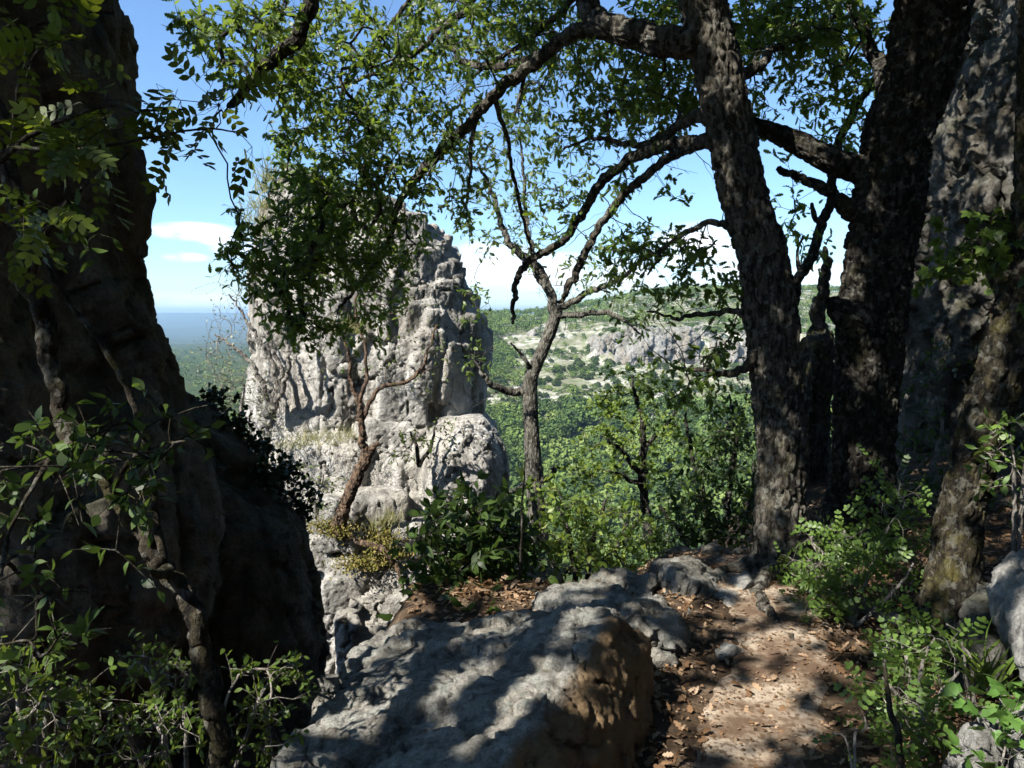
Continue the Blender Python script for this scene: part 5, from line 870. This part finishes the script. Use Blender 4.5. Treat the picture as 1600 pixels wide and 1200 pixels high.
def blades(name, label, cat, spots, n, Lr, mat, seed, kind=None, group=None, wd=.0018):
    rng = np.random.default_rng(seed); b = Buf(); base = np.mean([s[:3] for s in spots], axis=0); T = strip([(0, wd / .1), (.35, wd * .9 / .1), (.7, wd * .6 / .1), (1, .002)], .45)
    for x, y, z, r in spots:
        P = np.array([x, y, z]) + rng.normal(size=(n, 3)) * np.array([r, r, r * .25]); D = rng.normal(size=(n, 3)) * .5 + np.array([0, 0, 1]); leaves(b, T, P, D, rng.normal(size=(n, 3)), rng.uniform(*Lr, n))
    return tag(link(name, b.mesh(name, mat, base), None, base), label, cat, group, kind)
def build_ground_cover():
    rng = np.random.default_rng(8)
    P = lambda px, py, Y, r: tuple(at(px, py, Y)) + (r,)
    g = 'grass tufts'
    blades('grass_tuft', 'dry grass tuft on the top left shoulder of the pinnacle', 'grass', [P(425, 282, 10.3, .08), P(412, 300, 10.2, .08)], 80, (.18, .4), GRASS, 1, None, g)
    blades('grass_tuft', 'yellow-green grass hanging on the left top side of the pinnacle', 'grass', [P(400, 345, 9.9, .1), P(405, 325, 9.9, .08), P(398, 365, 9.8, .07)], 90, (.12, .3), GRASS, 2, None, g)
    blades('grass_tuft', 'grass clump in the middle of the pinnacle wall', 'grass', [P(540, 515, 9.0, .1), P(525, 520, 9.0, .08), P(560, 520, 9.0, .06)], 100, (.08, .2), GRASS, 3, None, g)
    blades('grass_tuft', 'pale grass on the broad ledge left of the twisted tree', 'grass', [P(510, 690, 8.9, .14), P(480, 690, 9.0, .12), P(540, 685, 8.9, .1), P(450, 700, 9.0, .12)], 120, (.08, .2), GRASS, 4, None, g)
    blades('grass_tuft', 'grass at the roots of the twisted tree on the ledge', 'grass', [P(590, 825, 8.3, .08), P(610, 815, 8.3, .07)], 90, (.08, .2), GRASS, 5, None, g)
    blades('grass_tuft', 'arching grass blades under the smooth pale boulder', 'grass', [P(1555, 1075, 2.65, .04), P(1540, 1070, 2.7, .04)], 16, (.14, .28), GREENGRASS, 6, None, g, .003)
    # moss cushions on the pinnacle ledge
    b = Buf(); c0 = at(585, 875, 8.25)
    for px, py, Y, rx in [(580, 878, 8.25, .22), (605, 862, 8.3, .14), (560, 880, 8.2, .12), (510, 822, 8.4, .16), (530, 826, 8.3, .1), (600, 840, 8.35, .14)]:
        n = 500; c = at(px, py, Y); q = c + rng.normal(size=(n, 3)) * np.array([rx, .12, .035]); leaves(b, OVALS, q, rng.normal(size=(n, 3)) + np.array([0, 0, .8]), rng.normal(size=(n, 3)), rng.uniform(.02, .05, n))
    tag(link('moss', b.mesh('moss', MOSSM, c0), None, c0), 'ochre moss and dry herbs on the pinnacle ledge', 'moss', kind='stuff')
    # dead leaves
    b = Buf(); n = 15000; x = rng.uniform(-.6, 4.2, n); y = rng.uniform(1.4, 6.2, n); px, py, f = proj(np.stack([x, y, 0 * x], 1))
    pc = np.interp(y, [1.8, 2.2, 2.6, 3.1, 3.6, 4.2, 5], [.78, .82, .93, 1.15, 1.35, 1.45, 1.5]); dens = .16 + .84 * smooth(np.abs(x - pc), .1, .42); cl = fbm(np.stack([x * 2, y * 2, 0 * x], 1), 3)
    k = (rng.random(n) < dens * (.75 + .8 * cl)); x, y = x[k], y[k]; n = len(x); z = H(x, y) + .012 + rng.random(n) * .015
    D = np.stack([rng.normal(size=n), rng.normal(size=n), rng.normal(size=n) * .25], 1); Nn = np.array([0, 0, 1.]) + rng.normal(size=(n, 3)) * .38
    leaves(b, OAKS, np.stack([x, y, z], 1), D, Nn, rng.uniform(.025, .06, n))
    n = 16000; x = rng.uniform(-.3, 3.6, n); y = rng.uniform(1.4, 5.6, n); k = rng.random(n) < .6 + .8 * fbm(np.stack([x * 3, y * 3, 0 * x], 1), 3); x, y = x[k], y[k]; n = len(x)
    leaves(b, CHUNK, np.stack([x, y, H(x, y) + .01 + rng.random(n) * .008], 1), np.stack([rng.normal(size=n), rng.normal(size=n), rng.normal(size=n) * .2], 1), np.array([0, 0, 1.]) + rng.normal(size=(n, 3)) * .4, rng.uniform(.006, .02, n))
    q = np.array([at(rng.uniform(700, 850), rng.uniform(925, 975), rng.uniform(4.1, 4.7)) for _ in range(500)]); q[:, 2] = H(q[:, 0], q[:, 1]) + .02
    leaves(b, OAKS, q, rng.normal(size=q.shape) * np.array([1, 1, .3]), np.array([0, 0, 1.]) + rng.normal(size=q.shape) * .4, rng.uniform(.05, .085, len(q)))
    tag(link('leaf_litter', b.mesh('leaf_litter', DRYLEAF)), 'dry brown oak leaves strewn over path and soil', 'leaf litter', kind='stuff')

# ---------------------------------------------------------------- across the valley
FOREST = leaf_mat('far_forest', [(.035, .062, .020), (.07, .112, .030), (.115, .17, .042), (.17, .215, .06)], .2, (.12, .17, .03), .7, .1, 'tint')
SCRUB = leaf_mat('scrub_leaf', [(.022, .036, .013), (.04, .06, .02), (.06, .085, .028)], .15, (.08, .11, .03), .7, .1, 'tint')
def crown_mesh(b, cs, rs, tint, rng, m, ck=1.0):
    for c, r, t in zip(cs, rs, tint):
        d = unit(rng.normal(size=(m, 3))); d[:, 2] = np.abs(d[:, 2]) * .9 - .15 * rng.random(m); rr = r * (.72 + .34 * rng.random(m)) * (1 + .25 * fbm(d * 2.2 + c[0], 2))
        P = c + d * rr[:, None] * np.array([1, 1, .95]); leaves(b, CHUNK, P, rng.normal(size=(m, 3)), d + rng.normal(size=(m, 3)) * .45, ck * r * rng.uniform(.12, .24, m), np.clip(t + rng.normal(size=m) * .07, 0, 1))
def build_far():
    rng = np.random.default_rng(21); b = Buf()
    def scatter(n, a0, a1, y0, y1, rmin, rmax, keep, m, tb=.45, near_pow=1.0, ck=1.15):
        a = rng.uniform(a0, a1, n); y = y0 * (y1 / y0) ** (rng.random(n) ** near_pow); x = a * y; k = keep(x, y); x, y = x[k], y[k]; z = H(x, y); r = rng.uniform(rmin, rmax, len(x))
        t = np.clip(tb + .3 * rng.normal(size=len(x)) + .5 * fbm(np.stack([x / 40, y / 40, 0 * x], 1), 2), 0, 1); crown_mesh(b, np.stack([x, y, z + r * .55], 1), r, t, rng, m, ck)
    patch = lambda x, y, s, o: fbm(np.stack([x / s, y / s * .8, 0 * x + o], 1), 4)
    scatter(1150, -.14, .5, 185, 308, 2.3, 5.8, lambda x, y: np.ones(len(x), bool), 170)          # valley wood
    scatter(420, -.14, .5, 298, 345, 1.6, 3.2, lambda x, y: patch(x, y, 30, 1) > -.02 + .2 * smooth(y, 300, 345), 100)
    scatter(1800, -.14, .5, 325, 432, .7, 2.0, lambda x, y: patch(x, y, 34, 2) > -.04 + .06 * smooth(x / y, .02, .12) * (y < 372) - .1 * (y > 388), 60, .3, ck=1.8)
    scatter(150, .08, .45, 352, 378, 1.0, 2.4, lambda x, y: patch(x, y, 20, 6) > -.05, 80, .4)
    scatter(700, -.12, .04, 340, 470, 1.8, 3.4, lambda x, y: patch(x, y, 60, 3) + .35 * smooth(-x / y, -.04, .05) > .04, 90, .4)
    scatter(1700, -.16, .55, 438, 640, 2.2, 4.2, lambda x, y: patch(x, y, 40, 4) > -.28, 70, .45)       # plateau wood
    scatter(900, -.62, -.12, 45, 240, 1.6, 3.4, lambda x, y: np.ones(len(x), bool), 110, .5)
    scatter(1100, -.62, -.12, 230, 1500, 2.6, 5.2, lambda x, y: patch(x, y, 80, 5) > -.25, 50, .5)
    tag(link('forest', b.mesh('forest', FOREST, attr='tint')), 'green oak wood covering the valley slopes and plateau', 'forest', kind='stuff')
    # scrub on the scree: single bushes
    protos = []
    for i in range(4):
        q = Buf(); crown_mesh(q, [np.zeros(3)], [1.0], [rng.uniform(.1, .6)], rng, 170, 1.9); protos.append(q.mesh('bush', SCRUB, attr='tint'))
    k = 0; nb = 0
    while nb < 300 and k < 4000:
        k += 1; a = rng.uniform(-.08, .36); y = rng.uniform(306, 408); x = a * y
        if float(patch(np.array([x]), np.array([y]), 34, 2)[0]) > .2: continue
        s = rng.uniform(1.0, 2.4); o = link('bush', protos[nb % 4], None, (x, y, h1(x, y) + s * .45)); o.scale = (s, s, s * 1.1); o.rotation_euler[2] = rng.uniform(0, 6.28); nb += 1
        tag(o, 'round dark green bush on the pale far scree slope', 'bush', 'bushes on the far scree slope')
    # cliff bands
    def band(pts, Y0, Y1, lab, seed):
        L = []
        rg = np.random.default_rng(seed + 40)
        for i, (px, pt, pb, w_) in enumerate([q for q in pts for _ in range(2)]):
            px += rg.uniform(-12, 12); pt += rg.uniform(2, 22); pb -= 8; w_ *= rg.uniform(.35, .95)
            Y = Y0 + (Y1 - Y0) * i / max(1, 2 * len(pts) - 1) + rg.uniform(-3, 3); t = at(px, pt, Y); q = at(px, pb, Y - 6); h = (t[2] - q[2]); ww = w_ / F * Y
            rows = [(q[2] - 6, t[0], Y + 8, ww * 1.15, 9, 5), (q[2] + h * .35, t[0], Y + 8, ww * 1.08, 8, 5), (t[2] - h * .05, t[0], Y + 9, ww * 1.04, 8, 5), (t[2], t[0], Y + 9.5, ww, 7, 5)]; L.append(superloft(rows, 16))
        rock('cliff_band', L, FARROCK, .55, lab, 'cliff', [d_big(.04, 2.2, 3), d_facet(.11, 2.0, 1.3, .5), d_crack(.07, 1.6, .3, .93), d_facet(.3, 1.0, 1.3, .6), d_ridge(.5, .5, .4, 4)], 'cliffs across the valley')
    band([(935, 522, 552, 16), (960, 516, 560, 18), (985, 512, 565, 18), (1010, 510, 572, 20), (1040, 509, 575, 20), (1070, 508, 580, 20), (1100, 512, 585, 20), (1130, 516, 590, 18), (1160, 520, 600, 18), (1195, 524, 610, 20), (1230, 530, 615, 20)], 381, 374, 'long pale cliff band across the valley above the scree', 1)
    band([(1000, 470, 490, 10), (1030, 466, 484, 10), (1075, 465, 480, 9)], 505, 505, 'short broken cliff on the skyline wood across the valley', 2)
    band([(835, 512, 528, 12), (860, 510, 530, 14), (890, 512, 530, 12)], 440, 440, 'small pale outcrop seen left through the slender oak fork', 3)
    band([(1252, 503, 522, 7), (1268, 500, 522, 9)], 450, 450, 'blue-grey bluff seen between the two path oaks', 4)

def build_haze():
    m, nt, out = new_mat('haze_air'); v = nn(nt, 'ShaderNodeVolumePrincipled'); v.inputs['Color'].default_value = (.5, .74, 1, 1); v.inputs['Density'].default_value = HAZE; v.inputs['Anisotropy'].default_value = .3
    nt.links.new(v.outputs[0], out.inputs['Volume'])
    s = 13000; z0, z1 = -190, 75; V = [(x, y, z) for z in (z0, z1) for y in (-s, s) for x in (-s, s)]
    me = bpy.data.meshes.new('haze'); me.from_pydata(V, [], [(0, 2, 3, 1), (4, 5, 7, 6), (0, 1, 5, 4), (2, 6, 7, 3), (0, 4, 6, 2), (1, 3, 7, 5)]); me.materials.append(m)
    tag(link('haze', me), kind='stuff')
HAZE = 1.6e-4
import time
for fn in (build_terrain, build_rocks, build_far, build_oaks, build_trees, build_shrubs, build_ground_cover, build_haze):
    t0 = time.time(); fn(); print(fn.__name__, round(time.time() - t0, 1))
